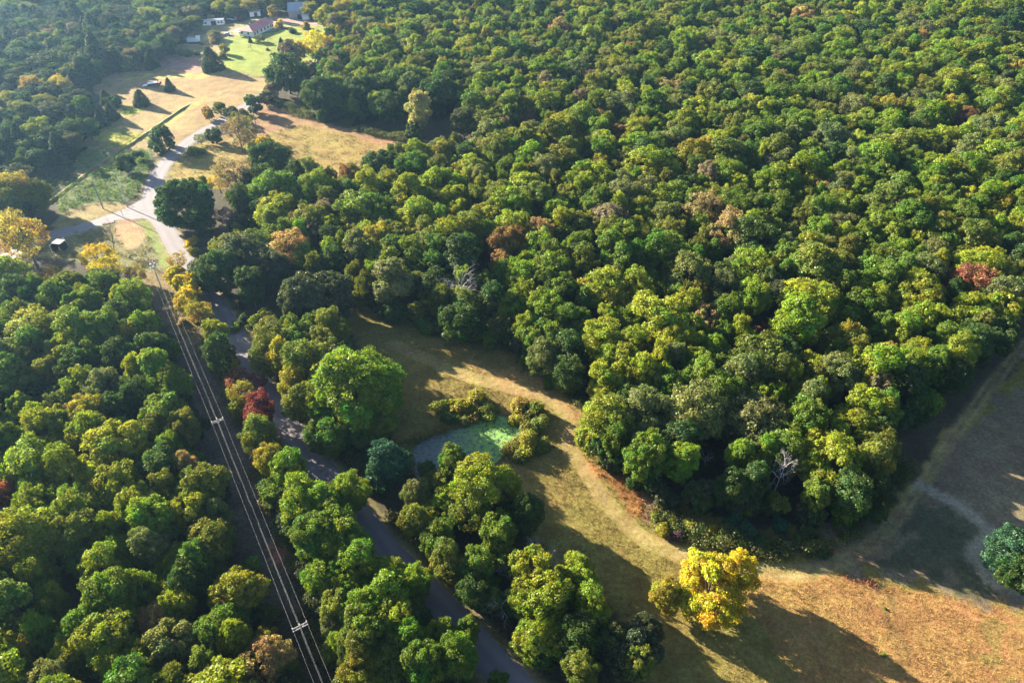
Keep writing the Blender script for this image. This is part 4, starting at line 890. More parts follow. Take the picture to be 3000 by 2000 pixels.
for wname, wpx in [(w[0], w[1]) for w in WOODS]:
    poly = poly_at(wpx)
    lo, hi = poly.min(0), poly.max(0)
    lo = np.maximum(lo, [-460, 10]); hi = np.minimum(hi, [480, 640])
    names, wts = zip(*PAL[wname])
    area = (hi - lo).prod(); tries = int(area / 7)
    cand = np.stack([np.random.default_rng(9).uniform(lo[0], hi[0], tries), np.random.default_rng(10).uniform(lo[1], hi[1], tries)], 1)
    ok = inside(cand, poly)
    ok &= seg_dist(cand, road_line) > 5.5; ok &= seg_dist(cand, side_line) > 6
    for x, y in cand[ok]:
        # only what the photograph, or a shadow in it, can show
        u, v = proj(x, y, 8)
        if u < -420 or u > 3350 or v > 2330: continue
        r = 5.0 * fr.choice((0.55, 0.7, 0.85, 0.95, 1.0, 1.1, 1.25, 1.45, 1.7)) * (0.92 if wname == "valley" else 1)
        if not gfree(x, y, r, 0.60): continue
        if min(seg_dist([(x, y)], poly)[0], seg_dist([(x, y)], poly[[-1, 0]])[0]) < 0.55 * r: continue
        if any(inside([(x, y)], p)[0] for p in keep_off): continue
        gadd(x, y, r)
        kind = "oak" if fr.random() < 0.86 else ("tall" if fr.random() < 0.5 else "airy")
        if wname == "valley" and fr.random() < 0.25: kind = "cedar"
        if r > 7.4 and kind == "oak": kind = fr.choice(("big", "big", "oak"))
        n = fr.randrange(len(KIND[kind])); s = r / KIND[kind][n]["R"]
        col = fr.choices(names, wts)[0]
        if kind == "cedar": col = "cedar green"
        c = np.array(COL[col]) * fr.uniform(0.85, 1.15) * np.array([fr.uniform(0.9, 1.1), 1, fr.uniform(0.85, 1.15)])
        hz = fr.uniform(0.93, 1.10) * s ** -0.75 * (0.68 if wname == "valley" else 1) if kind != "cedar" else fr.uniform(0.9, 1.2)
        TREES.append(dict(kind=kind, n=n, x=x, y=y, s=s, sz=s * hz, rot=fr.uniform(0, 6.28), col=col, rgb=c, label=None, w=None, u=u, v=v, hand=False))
# young growth under the rims of the woods
ur = random.Random(8)
for wname, wpx in [(w[0], w[1]) for w in WOODS if w[0] in ("right", "middle", "left", "clump", "strip", "roadside")]:
    poly = poly_at(wpx); ring = resample(np.vstack([poly, poly[:1]]), 3.0)
    for p in ring:
        for _ in range(2):
            x, y = p[0] + ur.gauss(0, 3.0), p[1] + ur.gauss(0, 3.0)
            u, v = proj(x, y, 3)
            if not (-60 < u < 3060 and 150 < v < 2080) or not inside([(x, y)], poly)[0]: continue
            if seg_dist([(x, y)], road_line)[0] < 5 or seg_dist([(x, y)], side_line)[0] < 5: continue
            n = ur.randrange(4); sc = ur.uniform(0.5, 1.0); col = ur.choice(("dark green", "green", "dusky green", "olive green", "dark green"))
            TREES.append(dict(kind="small", n=n, x=x, y=y, s=sc, sz=sc * ur.uniform(0.9, 1.3), rot=ur.uniform(0, 6.28), col=col, rgb=np.array(COL[col]) * ur.uniform(0.85, 1.15), label=None, w=None, u=u, v=v, hand=False))
print("plants:", len(TREES), {k: sum(t["kind"] == k for t in TREES) for k in KIND})

# ------------------------------------------------------------------ which trees stand as things of their own
WIRES = [at(1190, 2600, 11), at(877, 1829, 10.8), at(635, 1226, 10.8), at(440, 757, 10.8), at(375, 608)]
for t in TREES:
    rr = KIND[t["kind"]][t["n"]]["R"] * t["s"]
    if t["kind"] in ("shrub", "bare") or KIND[t["kind"]][t["n"]]["zc"] * t["sz"] < 4.0: continue
    for _ in range(3):
        best = None
        for a, b in zip(WIRES[:-1], WIRES[1:]):
            a, b = np.array(a), np.array(b); p = np.array([t["x"], t["y"]]); ab = b - a
            k = np.clip((p - a) @ ab / (ab @ ab), 0, 1); q = a + k * ab; d = np.linalg.norm(p - q)
            if best is None or d < best[0]: best = (d, p - q)
        need = rr + 2.6
        if best[0] < need:
            step = best[1] / (best[0] + 1e-6) * (need - best[0] + 0.1)
            t["x"] += step[0]; t["y"] += step[1]
r3 = random.Random(3)
valley = at_np([w for w in WOODS if w[0] == "valley"][0][1], 6.0)
for t in TREES:
    t["ox"] = 1.0 if t["kind"] in ("cedar", "dead", "bare") else r3.uniform(0.87, 1.15)
# nothing stands right in front of the dead trees and the crowns the photograph shows whole
clear = [t for t in TREES if t["kind"] == "dead" or (t["label"] and t["col"] in ("rust brown", "cream", "golden yellow", "brown", "crimson"))]
drop = set()
for d in clear:
    kd = KIND[d["kind"]][d["n"]]; du, dv = proj(d["x"], d["y"], kd["zc"] * d["sz"]); dp = 2 * kd["R"] * d["s"] * F_PX / depth_of(d["x"], d["y"], 6)
    for q in TREES:
        if q["label"] or q["kind"] == "shrub" or q["y"] > d["y"] - 1.0: continue
        kq = KIND[q["kind"]][q["n"]]; qu, qv = proj(q["x"], q["y"], kq["zc"] * q["sz"]); qp = 2 * kq["R"] * q["s"] * F_PX / depth_of(q["x"], q["y"], 6)
        if abs(qu - du) < 0.24 * (dp + qp) and -0.1 * (dp + qp) < qv - dv < 0.24 * (dp + qp): drop.add(id(q))
TREES = [t for t in TREES if id(t) not in drop]
print("cleared", len(drop))
BROAD = ("oak", "big", "dome", "small", "tall", "airy")
for t in TREES:
    K = KIND[t["kind"]][t["n"]]
    t["cz"] = K["zc"] * t["sz"]
    t["u"], t["v"] = proj(t["x"], t["y"], t["cz"])
    t["px"] = 2 * K["R"] * t["s"] * F_PX / depth_of(t["x"], t["y"], t["cz"])
    h = t["px"] / 2
    t["seen"] = -0.5 * h < t["u"] < 3000 + 0.5 * h and -0.4 * h < t["v"] < 2000 + 0.5 * h
bro = sorted([t for t in TREES if t["kind"] in BROAD and t["seen"]], key=lambda t: (t["label"] is None, -t["px"] * (1.25 if t["hand"] else 1.0)))
own = set(id(t) for t in bro[:300])
ced = sorted([t for t in TREES if t["kind"] == "cedar" and t["seen"]], key=lambda t: (t["label"] is None, not t["hand"], -t["px"]))
own |= set(id(t) for t in ced[:45])
own |= set(id(t) for t in TREES if t["kind"] in ("shrub", "dead", "bare"))

LAND = [("the pond", (1480, 1270)), ("the golden yellow tree", (2070, 1740)), ("the road junction", (430, 610)), ("the grey dead snag", (1350, 830)), ("the rust coloured crown", (2840, 838)),
        ("the deep red roadside tree", (755, 1205)), ("the nearest utility pole", (890, 1850)), ("the middle power pole", (640, 1245)), ("the cream coloured tree", (1225, 330)), ("the huge round junction tree", (540, 605)),
        ("the red roofed house", (735, 90)), ("the lower left corner", (0, 2000)), ("the tall forest front snag", (2290, 1400)), ("the dark brown oak", (1485, 717)), ("the bright yellow bushes", (545, 860)),
        ("the left wood gap", (150, 1180)), ("the bleached dead tree", (2237, 489)), ("the olive upper meadow", (1000, 430)), ("the machine wreck", (455, 245)), ("the vivid yellow crown", (695, 1737)), ("the orange gold crown", (2600, 1050)), ("the track bend", (1690, 1190)),
        ("the bottom end of the road", (1450, 1930)), ("the small mid-forest rust crown", (2235, 970)), ("the upper right corner", (3000, 0))]
DIRS = ["right of", "upper right of", "above", "upper left of", "left of", "lower left of", "below", "lower right of"]
ORD = ["nearest", "second nearest", "third nearest", "fourth nearest", "fifth nearest", "sixth nearest", "seventh nearest", "eighth nearest", "ninth nearest", "tenth nearest", "eleventh nearest", "twelfth nearest", "thirteenth nearest", "fourteenth nearest"]
NOUN = {"oak": "leafy tree", "big": "large spreading tree", "dome": "domed tree", "small": "small tree", "tall": "narrow tall tree", "airy": "thin leaved tree", "cedar": "cedar", "shrub": "shrub", "dead": "dead tree", "bare": "bare tree"}
byname = {}
for t in TREES:
    if id(t) not in own or t["label"]: continue
    best = min(LAND, key=lambda l: (l[1][0] - t["u"]) ** 2 + (l[1][1] - t["v"]) ** 2)
    dx, dy = t["u"] - best[1][0], best[1][1] - t["v"]
    d = DIRS[int(round(math.degrees(math.atan2(dy, dx)) / 45)) % 8]
    byname.setdefault((t["col"], NOUN[t["kind"]], d, best[0]), []).append((math.hypot(dx, dy), t))
for (col, noun, d, lm), ts in byname.items():
    ts.sort(key=lambda q: q[0])
    for i, (_, t) in enumerate(ts):
        pre = "" if len(ts) == 1 else ", " + ORD[min(i, len(ORD) - 1)]
        t["label"] = f"{col} {noun}{pre} {d} {lm}" if not pre else f"{col} {noun}{pre} one {d} {lm}"

GROUPS = {"cedar": "cedars on the field and along the valley wood", "shrub": "shrubs and bushes of the meadow and yard", "dead": "dead trees in and around the wood", "bare": "leafless trees"}
SRC = {}
for t in TREES:
    if id(t) not in own: continue
    K = KIND[t["kind"]][t["n"]]
    nm, cat = CAT.get(t["kind"], ("broadleaf_tree", "tree"))
    root = empty(nm, (t["x"], t["y"], 0), t["rot"])
    root.scale = (t["s"] * t["ox"], t["s"] / t["ox"], t["sz"])
    g = GROUPS.get(t["kind"]) or ("trees of the wood and the road side")
    tag(root, t["label"], cat, g)
    if K["crown"]:
        o = link("foliage" if t["kind"] == "shrub" else "crown", K["crown"], root); o.color = (*t["rgb"], 1)
        SRC.setdefault((t["kind"], t["n"]), []).append(o)
    o2 = link({"shrub": "stem", "dead": "bare_branches", "bare": "bare_branches"}.get(t["kind"], "trunk"), K["trunk"], root)
    if K["crown"]: SRC[(t["kind"], t["n"])].append(o2)

# ------------------------------------------------------------------ the far wood: too many trees to count, one object
far = [t for t in TREES if id(t) not in own]
kinds = sorted(k for k in SRC if k[0] != "shrub")
def src_index(t):
    k = (t["kind"], t["n"])
    if k in kinds: return kinds.index(k)
    c = [i for i, q in enumerate(kinds) if q[0] == t["kind"]] or [0]
    return c[t["n"] % len(c)]
fmesh = bpy.data.meshes.new("distant_forest")
fmesh.vertices.add(len(far)); fmesh.vertices.foreach_set("co", np.array([(t["x"], t["y"], 0.0) for t in far], np.float32).ravel())
add_attr(fmesh, "vid", 'INT', 'POINT', np.array([src_index(t) for t in far], np.int32))
add_attr(fmesh, "spin", 'FLOAT', 'POINT', np.array([t["rot"] for t in far], np.float32))
add_attr(fmesh, "size3", 'FLOAT_VECTOR', 'POINT', np.array([(t["s"] * t["ox"], t["s"] / t["ox"], t["sz"]) for t in far], np.float32))
add_attr(fmesh, "tint", 'FLOAT_COLOR', 'POINT', np.array([(*t["rgb"], 1) for t in far], np.float32))
add_attr(fmesh, "far", 'FLOAT', 'POINT', np.ones(len(far), np.float32))
fobj = link("distant_forest", fmesh)
tag(fobj, "unbroken far canopy of green broadleaf woodland filling the upper right", "forest", kind="stuff")
ng = bpy.data.node_groups.new("far_trees", 'GeometryNodeTree')
ng.interface.new_socket("Geometry", in_out='INPUT', socket_type='NodeSocketGeometry')
ng.interface.new_socket("Geometry", in_out='OUTPUT', socket_type='NodeSocketGeometry')
gi, go = ng.nodes.new("NodeGroupInput"), ng.nodes.new("NodeGroupOutput")
jn = ng.nodes.new("GeometryNodeJoinGeometry")
for k in kinds[::-1]:                      # joined in reverse: the last link comes first
    j2 = ng.nodes.new("GeometryNodeJoinGeometry")
    for o in SRC[k][:2]:
        oi = ng.nodes.new("GeometryNodeObjectInfo"); oi.transform_space = 'ORIGINAL'
        oi.inputs["Object"].default_value = o
        ng.links.new(oi.outputs["Geometry"], j2.inputs[0])
    g2i = ng.nodes.new("GeometryNodeGeometryToInstance")
    ng.links.new(j2.outputs[0], g2i.inputs[0]); ng.links.new(g2i.outputs[0], jn.inputs[0])
iop = ng.nodes.new("GeometryNodeInstanceOnPoints")
ng.links.new(gi.outputs[0], iop.inputs["Points"]); ng.links.new(jn.outputs[0], iop.inputs["Instance"])
iop.inputs["Pick Instance"].default_value = True
def named(nm, typ):
    n = ng.nodes.new("GeometryNodeInputNamedAttribute"); n.data_type = typ; n.inputs["Name"].default_value = nm
    return n.outputs["Attribute"]
ng.links.new(named("vid", 'INT'), iop.inputs["Instance Index"])
cx = ng.nodes.new("ShaderNodeCombineXYZ"); ng.links.new(named("spin", 'FLOAT'), cx.inputs[2])
e2r = ng.nodes.new("FunctionNodeEulerToRotation"); ng.links.new(cx.outputs[0], e2r.inputs[0]); ng.links.new(e2r.outputs[0], iop.inputs["Rotation"])
ng.links.new(named("size3", 'FLOAT_VECTOR'), iop.inputs["Scale"])
ng.links.new(iop.outputs[0], go.inputs[0])
md = fobj.modifiers.new("far_trees", 'NODES'); md.node_group = ng
print("own trees", len(own), "far", len(far), "hand broad seen", sum(1 for t in bro if t["hand"]), "broad seen", len(bro), "min own px", min(t["px"] for t in bro[:300]))

# ------------------------------------------------------------------ power line
def frame_at(x, y, ang):
    c, q = math.cos(ang), math.sin(ang)
    return lambda a, b, z: (x + a * c - b * q, y + a * q + b * c, z)

def utility_pole(label, x, y, hgt, ang, arms=1, transformer=False, armlen=2.6, lean=0.0):
    """ang: heading of the line; the crossarm stands across it. Returns wire points."""
    r = empty("utility_pole", (x, y, 0), ang)
    tag(r, label, "utility pole", "poles of the power line")
    mb = MB(); mb.tube([(0, 0, -0.3), (lean * hgt * .5, 0, hgt * 0.5), (lean * hgt, 0, hgt)], [0.20, 0.17, 0.13], 10); mb.build("pole", M_WOODPOLE, r)
    pts = []
    if arms:
        for dx in ((-0.24, 0.24) if arms == 2 else (0.24,)):
            mb = MB(); mb.box(dx - 0.07, dx + 0.07, -armlen / 2, armlen / 2, hgt - 0.75, hgt - 0.58); mb.build("crossarm", M_WOODPOLE, r, 0.015)
        mb = MB()
        for sy_ in (-1, 1): mb.tube([(0.24, sy_ * armlen * 0.3, hgt - 0.74), (0.16, 0, hgt - 1.5)], [0.03, 0.03], 5)
        mb.build("arm_brace", M_STEEL, r)
        for yy, zb in ((-armlen / 2 + 0.1, hgt - 0.58), (armlen / 2 - 0.1, hgt - 0.58), (0.0, hgt)):
            mb = MB(); xo = 0.24 if yy else 0
            mb.tube([(xo, yy, zb), (xo, yy, zb + 0.12), (xo, yy, zb + 0.14), (xo, yy, zb + 0.3)], [0.03, 0.03, 0.085, 0.06], 8); mb.build("insulator", M_WHITE, r)
        f = frame_at(x, y, ang)
        pts = [f(0.24, -armlen / 2 + 0.1, hgt - 0.27), f(0, 0, hgt + 0.3), f(0.24, armlen / 2 - 0.1, hgt - 0.27), f(0.2, 0.12, hgt - 2.2)]
    else:
        f = frame_at(x, y, ang); pts = [f(0, -0.15, hgt - 0.3), f(0, 0, hgt + 0.1), f(0, 0.15, hgt - 0.3), f(0.2, 0.1, hgt - 1.6)]
    if transformer:
        for yy in (-0.55, 0.5):
            mb = MB(); mb.tube([(-0.35, yy, hgt - 2.6), (-0.35, yy, hgt - 2.55), (-0.35, yy, hgt - 1.6), (-0.35, yy, hgt - 1.5)], [0.24, 0.3, 0.3, 0.2], 14)
            mb.tube([(-0.35, yy + 0.1, hgt - 1.5), (-0.35, yy + 0.1, hgt - 1.15)], [0.06, 0.04], 6); mb.build("transformer", M_STEEL, r)
        mb = MB(); mb.box(-0.45, 0.1, -0.9, 0.9, hgt - 2.75, hgt - 2.62); mb.build("transformer_bracket", M_STEEL, r)
    return pts

LINE = [at(1190, 2600, 11), at(877, 1829, 10.8), at(635, 1226, 10.8), at(440, 757, 10.8), at(375, 608)]
hd = [math.atan2(LINE[i + 1][1] - LINE[max(i - 1, 0)][1], LINE[i + 1][0] - LINE[max(i - 1, 0)][0]) for i in range(4)] + [math.radians(110)]
W = [utility_pole("utility pole outside the lower frame edge", *LINE[0], 10.8, hd[0], 2),
     utility_pole("nearest utility pole with double crossarm at the bottom of the power line cut", *LINE[1], 10.8, hd[1], 2),
     utility_pole("middle utility pole with crossarm in the dark power line cut", *LINE[2], 10.8, hd[2], 2),
     utility_pole("utility pole carrying grey transformers above the tan grass by the road", *LINE[3], 10.8, hd[3], 1, True),
     utility_pole("bare topped utility pole at the road junction where the wires meet", *LINE[4], 10.8, hd[4], 0)]
for o in [q for q in C.objects if q.get("label") == "utility pole outside the lower frame edge"]:
    for ch in list(o.children): bpy.data.objects.remove(ch)
    bpy.data.objects.remove(o)
pu = at(751, 372); pu2 = at(905, 262)
W.append(utility_pole("small pale utility pole with short crossarm at the upper meadow corner", *pu, 9.2, math.atan2(pu2[1] - pu[1], pu2[0] - pu[0]), 1, False, 2.0))
far_ = at(1010, 205); W.append([(far_[0] + k * 0.4, far_[1], 9.0) for k in range(3)] + [(far_[0], far_[1], 8)])
utility_pole("left utility pole standing alone in the vine thicket by the side road", *at(303, 612), 10.9, 0.4, 0)
def wire(name, a, label, n=14, rad=0.006, mat=None):
    pts = []
    for p, q in zip(a[:-1], a[1:]):
        p, q = Vector(p), Vector(q); L = (q - p).length; sag = L * L * 0.00022
        for i in range(n): t = i / n; pts.append(p.lerp(q, t) - Vector((0, 0, sag * 4 * t * (1 - t))))
    pts.append(Vector(a[-1]))
    mb = MB(); mb.tube(pts, [rad] * len(pts), 5)
    o = mb.build(name, mat or M_WIRE); tag(o, label, "wire", "overhead wires"); return o
for k, lab in enumerate(("left hand outer power wire running up the dark cut", "centre top power wire running up the dark cut", "right hand outer power wire running up the dark cut", "lower neutral wire hanging beneath the centre power wire")):
    wire("power_wire", [w[k] for w in W[:5]], lab)
for k, lab in ((0, "lower wire from the junction pole across the road bend"), (1, "upper wire from the junction pole across the road bend")):
    wire("power_wire", [w[k] for w in W[4:]], lab, rad=0.013, mat=M_WOODPOLE)
ga, gb = at(303, 612), at(322, 585); wire("guy_wire", [(ga[0], ga[1], 8.5), (gb[0], gb[1], 0)], "thin guy wire bracing the left utility pole", rad=0.014)

# ------------------------------------------------------------------ homestead
def thing_at(name, px, py, ang, label, cat, group=None, z=0.0):
    x, y = at(px, py); r = empty(name, (x, y, z), ang); return tag(r, label, cat, group)

def gable(mb, x0, x1, y0, y1, z0, z1, over=0.4, t=0.12, hip=0.0):
    """ridge along x; hip: how far the ridge end is drawn back at x0"""
    ym = (y0 + y1) / 2; a = over
    dz = (z1 - z0) / ((y1 - y0) / 2) * a
    L = [(x0 - a, y0 - a, z0 - dz), (x1 + a, y0 - a, z0 - dz), (x1 + a, ym, z1), (x0 - a + hip, ym, z1)]
    Rr = [(x1 + a, y1 + a, z0 - dz), (x0 - a, y1 + a, z0 - dz), (x0 - a + hip, ym, z1), (x1 + a, ym, z1)]
    mb.prism(L, (0, 0, t)); mb.prism(Rr, (0, 0, t + 0.002))
    if hip: mb.prism([(x0 - a, y1 + a, z0 - dz), (x0 - a, y0 - a, z0 - dz), (x0 - a + hip, ym, z1)], (0, 0, t + 0.004))

A_, B_ = at(743, 109), at(793, 86)
hang = math.atan2(B_[1] - A_[1], B_[0] - A_[0])
house = tag(empty("house", (A_[0], A_[1], 0), hang), "long white house with a dusty red metal roof on the green lawn", "house")
HL, HW, HH = 20.0, 9.6, 2.9
mb = MB(); mb.box(0, HL, 0.0, HW, -0.2, HH)
for xe in (HL,): mb.prism([(xe - 0.15, 0, HH), (xe - 0.15, HW, HH), (xe - 0.15, HW / 2, HH + 2.0)], (0.13, 0, 0))
mb.build("wall", M_WHITE, house)
mb = MB(); gable(mb, 0, HL * 0.62, 0, HW, HH + 0.05, HH + 2.05, 0.5, hip=4.2); gable(mb, HL * 0.62 + 0.9, HL, 0, HW, HH + 0.25, HH + 2.4, 0.45)
roof = mb.build("roof", M_REDROOF, house)
mb = MB(); mb.box(4.2, 4.7, 4.2, 4.7, HH + 1.2, HH + 3.0); mb.box(4.12, 4.78, 4.12, 4.78, HH + 3.0, HH + 3.12); mb.build("chimney", M_TIMBER, roof)
def window(parent, x, y, z, w, h, side):
    """side: 'y-' wall facing -y, 'x-' wall facing -x"""
    f = MB(); p = MB()
    if side == "y-":
        f.box(x - w / 2 - 0.08, x + w / 2 + 0.08, y - 0.06, y + 0.02, z - 0.08, z + h + 0.08); p.box(x - w / 2, x + w / 2, y - 0.075, y - 0.05, z, z + h)
    else:
        f.box(x - 0.06, x + 0.02, y - w / 2 - 0.08, y + w / 2 + 0.08, z - 0.08, z + h + 0.08); p.box(x - 0.075, x - 0.05, y - w / 2, y + w / 2, z, z + h)
    fo = f.build("window", M_WHITE, parent); p.build("pane", M_GLASS, fo)
for x in (4.2, 8.0, 11.4, 14.6, 17.2, 19.0): window(house, x, 0, 0.95, 1.15, 1.45, "y-")
for y in (3.2, 7.6): window(house, 0, y, 0.95, 1.2, 1.35, "x-")
mb = MB(); mb.box(1.3, 2.4, -0.05, 0.02, -0.1, 2.15); mb.build("door", M_DARK, house)
mb = MB(); mb.prism([(-2.6, HW - 2.5, 2.45), (3.2, HW - 2.5, 2.75), (3.2, HW + 2.8, 2.55), (-2.6, HW + 2.8, 2.35)], (0, 0, 0.12))
for x, y in ((-2.4, HW - 2.3), (-2.4, HW + 2.6), (2.9, HW + 2.6)): mb.tube([(x, y, -0.1), (x, y, 2.4)], [0.08, 0.08], 6)
mb.build("carport", M_TIN, house)
mb = MB(); mb.box(0.4, 6.0, -1.9, -0.1, -0.1, 0.35); mb.build("porch", M_TIMBER, house)

def shed(name, px, py, ang, L, Wd, Hw, Hr, label, wallm, roofm, cat="shed", door=True, wins=()):
    r = thing_at(name, px, py, ang, label, cat)
    mb = MB(); mb.box(0, L, 0, Wd, -0.2, Hw)
    for xe in (0.0, L - 0.12): mb.prism([(xe, 0, Hw), (xe, Wd, Hw), (xe, Wd / 2, Hr - 0.05)], (0.12, 0, 0))
    mb.build("wall", wallm, r)
    mb = MB(); gable(mb, 0, L, 0, Wd, Hw + 0.03, Hr, 0.35); mb.build("roof", roofm, r)
    if door:
        mb = MB(); mb.box(L * 0.4, L * 0.4 + min(3, L * 0.3), -0.06, 0.02, 0, min(2.4, Hw * 0.85)); mb.build("door", M_DARK, r)
    for x in wins: window(r, x, 0, 0.9, 1.1, 1.0, "y-")
    return r
barn = shed("barn", 848, 57, math.radians(8), 13.0, 11.0, 4.6, 8.2, "tall blue grey barn half hidden in the trees behind the house", M_TIMBER, M_TIN, "barn")
mb = MB(); mb.box(8.2, 12.2, -2.6, -0.08, -0.1, 2.0); mb.prism([(8.0, -2.9, 2.0), (12.4, -2.9, 2.0), (12.4, -0.06, 2.7), (8.0, -0.06, 2.7)], (0, 0, 0.1)); mb.build("lean_to", M_WHITE, barn)
trailer = shed("mobile_home", 594, 76, math.radians(12), 12.5, 3.4, 2.7, 3.1, "long white mobile home at the wood edge left of the house", M_WHITE, M_TIN, "mobile home", True, (2.0, 9.5, 11.2))
shed("storage_shed", 733, 50, math.radians(20), 6.5, 3.4, 2.6, 3.2, "small white shed in the trees directly behind the house", M_WHITE, M_TIN, "shed", True)
ruin = thing_at("ruined_shed", 548, 124, math.radians(5), "collapsed white shed with tilted roof sheets left of the yard", "shed")
mb = MB(); mb.box(0, 6.2, 0, 0.15, 0, 1.7); mb.box(0, 0.15, 0.15, 3.2, 0, 1.6); mb.build("wall", M_WHITE, ruin)
mb = MB(); mb.prism([(0, -0.2, 1.9), (3.8, -0.2, 1.5), (4.0, 3.4, 1.2), (0.2, 3.4, 2.0)], (0, 0, 0.08)); mb.build("roof_sheet", M_TIN, ruin)
mb = MB(); mb.prism([(4.6, 0.2, 0.2), (7.4, 0.0, 0.4), (7.6, 1.4, 3.1), (4.9, 1.6, 2.9)], (0, 0.08, 0)); mb.build("roof_sheet", M_WHITE, ruin)
for px, py, a, l, lab in ((664, 60, 0.1, 3.2, "small white flat trailer on the shaded ground beyond the house"), (680, 63, 0.5, 2.4, "smaller white flat trailer beside the purple tree")):
    r = thing_at("flat_trailer", px, py, a, lab, "trailer")
    mb = MB(); mb.box(0, l, 0, 1.6, 0.5, 0.7); mb.build("deck", M_WHITE, r, 0.03)
    mb = MB()
    for y in (-0.1, 1.7): mb.tube([(l / 2, y - 0.1, 0.33), (l / 2, y + 0.1, 0.33)], [0.33, 0.33], 12)
    mb.build("wheel", M_RUBBER, r)
    mb = MB(); mb.tube([(l, 0.8, 0.6), (l + 1.2, 0.8, 0.5)], [0.05, 0.05], 6); mb.build("tow_bar", M_STEEL, r)

car = thing_at("parked_car", 668, 104, math.radians(-12), "silver car parked on the grass left of the house", "car")
def car_body():
    prof = [(-2.1, 0.35), (2.1, 0.35), (2.15, 0.7), (1.95, 0.95), (1.0, 1.02), (0.35, 1.46), (-1.0, 1.48), (-1.75, 1.05), (-2.1, 0.98)]
    mb = MB(); mb.prism([(x, -0.85, z) for x, z in prof], (0, 1.7, 0)); return mb
car_body().build("body", M_CARPAINT, car, 0.06)
mb = MB()
for y in (-0.87, 0.83): mb.prism([(0.85, y, 1.05), (0.35, y, 1.38), (-0.95, y, 1.4), (-1.5, y, 1.06)], (0, 0.04, 0))
mb.build("side_window", M_GLASS, car)
mb = MB(); mb.prism([(0.98, -0.72, 1.08), (0.98, 0.72, 1.08), (0.44, 0.68, 1.43), (0.44, -0.68, 1.43)], (0.03, 0, 0.03)); mb.build("windscreen", M_GLASS, car)
for x in (-1.3, 1.35):
    for y in (-0.86, 0.66):
        mb = MB(); mb.tube([(x, y, 0.33), (x, y + 0.2, 0.33)], [0.33, 0.33], 14); w_ = mb.build("wheel", M_RUBBER, car)
        mb = MB(); mb.tube([(x, y - 0.01, 0.33), (x, y + 0.21, 0.33)], [0.19, 0.19], 10); mb.build("rim", M_STEEL, w_)

# wrecked hay machine in the tan field
wr = thing_at("farm_machine", 452, 252, math.radians(14), "wrecked red and white farm machine parked in the tan field", "farm machine")
mb = MB(); mb.prism([(-2.6, -0.9, 1.3), (1.6, -0.9, 1.5), (1.6, 0.9, 1.75), (-2.6, 0.9, 1.6)], (0, 0, 0.14)); mb.build("bed", M_WHITE, wr, 0.02)
mb = MB(); mb.box(1.7, 3.6, -0.7, 0.7, 0.8, 1.5); mb.box(3.0, 3.6, -0.6, 0.6, 1.5, 2.0); mb.build("engine_hood", M_RUST, wr, 0.08)
mb = MB(); mb.prism([(-5.2, -0.7, 0.4), (-2.9, -0.9, 0.7), (-2.9, 0.7, 0.95), (-5.0, 0.8, 0.55)], (0, 0, 0.1)); mb.build("side_panel", M_WHITE, wr)
mb = MB(); mb.box(-2.4, 1.5, -0.6, 0.6, 0.5, 1.25); mb.build("frame", M_DARK, wr)
for x, y, q in ((-1.8, -1.05, 0.62), (-1.8, 0.85, 0.62), (2.2, -1.0, 0.75), (2.2, 0.8, 0.75)):
    mb = MB(); mb.tube([(x, y, q), (x, y + 0.25, q)], [q, q], 16); w_ = mb.build("wheel", M_RUBBER, wr)
    mb = MB(); mb.tube([(x, y - 0.015, q), (x, y + 0.265, q)], [q * 0.55, q * 0.55], 10); mb.build("rim", M_RUST, w_)
mb = MB()
for x in (-2.0, -0.8, 0.4, 1.3): mb.tube([(x, -1.0, 1.3), (x + 0.5, -1.8, 0.2)], [0.05, 0.03], 5)
mb.build("rake_arm", M_RUST, wr)
r = thing_at("dropped_part", 430, 261, 0.2, "small dark machine part lying below the wrecked machine", "machine part")
mb = MB(); mb.box(-0.8, 0.8, -0.2, 0.2, 0.05, 0.35); mb.tube([(-0.9, 0, 0.3), (0.9, 0.3, 0.35)], [0.12, 0.08], 6); mb.build("beam", M_RUST, r, 0.02)

# cluttered open hut by the side road
hut = thing_at("open_hut", 168, 739, math.radians(-8), "open fronted hut with faded roof and dark inside by the side road", "hut")
mb = MB(); mb.prism([(-1.5, 0.6, 2.75), (1.5, 0.6, 2.6), (1.5, 3.6, 2.5), (-1.5, 3.6, 2.65)], (0, 0, 0.12)); mb.build("roof", M_PINKROOF, hut)
mb = MB(); mb.box(-1.45, -1.33, 0.2, 3.4, 0, 2.5); mb.box(1.33, 1.45, 0.2, 3.4, 0, 2.4); mb.box(-1.32, 1.32, 3.28, 3.4, 0, 2.4); mb.build("wall", M_DARK, hut)
mb = MB(); mb.box(-1.62, -1.47, -0.3, 3.5, 2.3, 2.5); mb.tube([(-1.5, -0.3, 0), (-1.5, -0.3, 2.35)], [0.07, 0.07], 6); mb.build("trim_board", M_WHITE, hut)
mb = MB(); mb.tube([(0.5, 1.1, 0.0), (0.5, 1.1, 0.05), (0.5, 1.1, 1.1), (0.5, 1.1, 1.5)], [0.3, 0.32, 0.32, 0.1], 12); o = mb.build("gas_tank", M_WHITE); o.location = hut.location; o.rotation_euler = hut.rotation_euler
tag(o, "white gas bottle standing at the front of the open hut", "gas bottle")
for px, py, lab, a in ((113, 716, "white scrap panel leaning under the brownish gold tree", 0.4), (187, 712, "thin white board leaning beside the open hut", 1.0)):
    x, y = at(px, py); mb = MB(); mb.prism([(-0.9, 0, 0.05), (0.9, 0.1, 0.05), (0.8, 0.5, 1.6), (-0.7, 0.45, 1.4)], (0, 0.06, 0))
    o = mb.build("scrap_panel", M_WHITE); o.location = (x, y, 0); o.rotation_euler = (0, 0, a); tag(o, lab, "scrap panel")
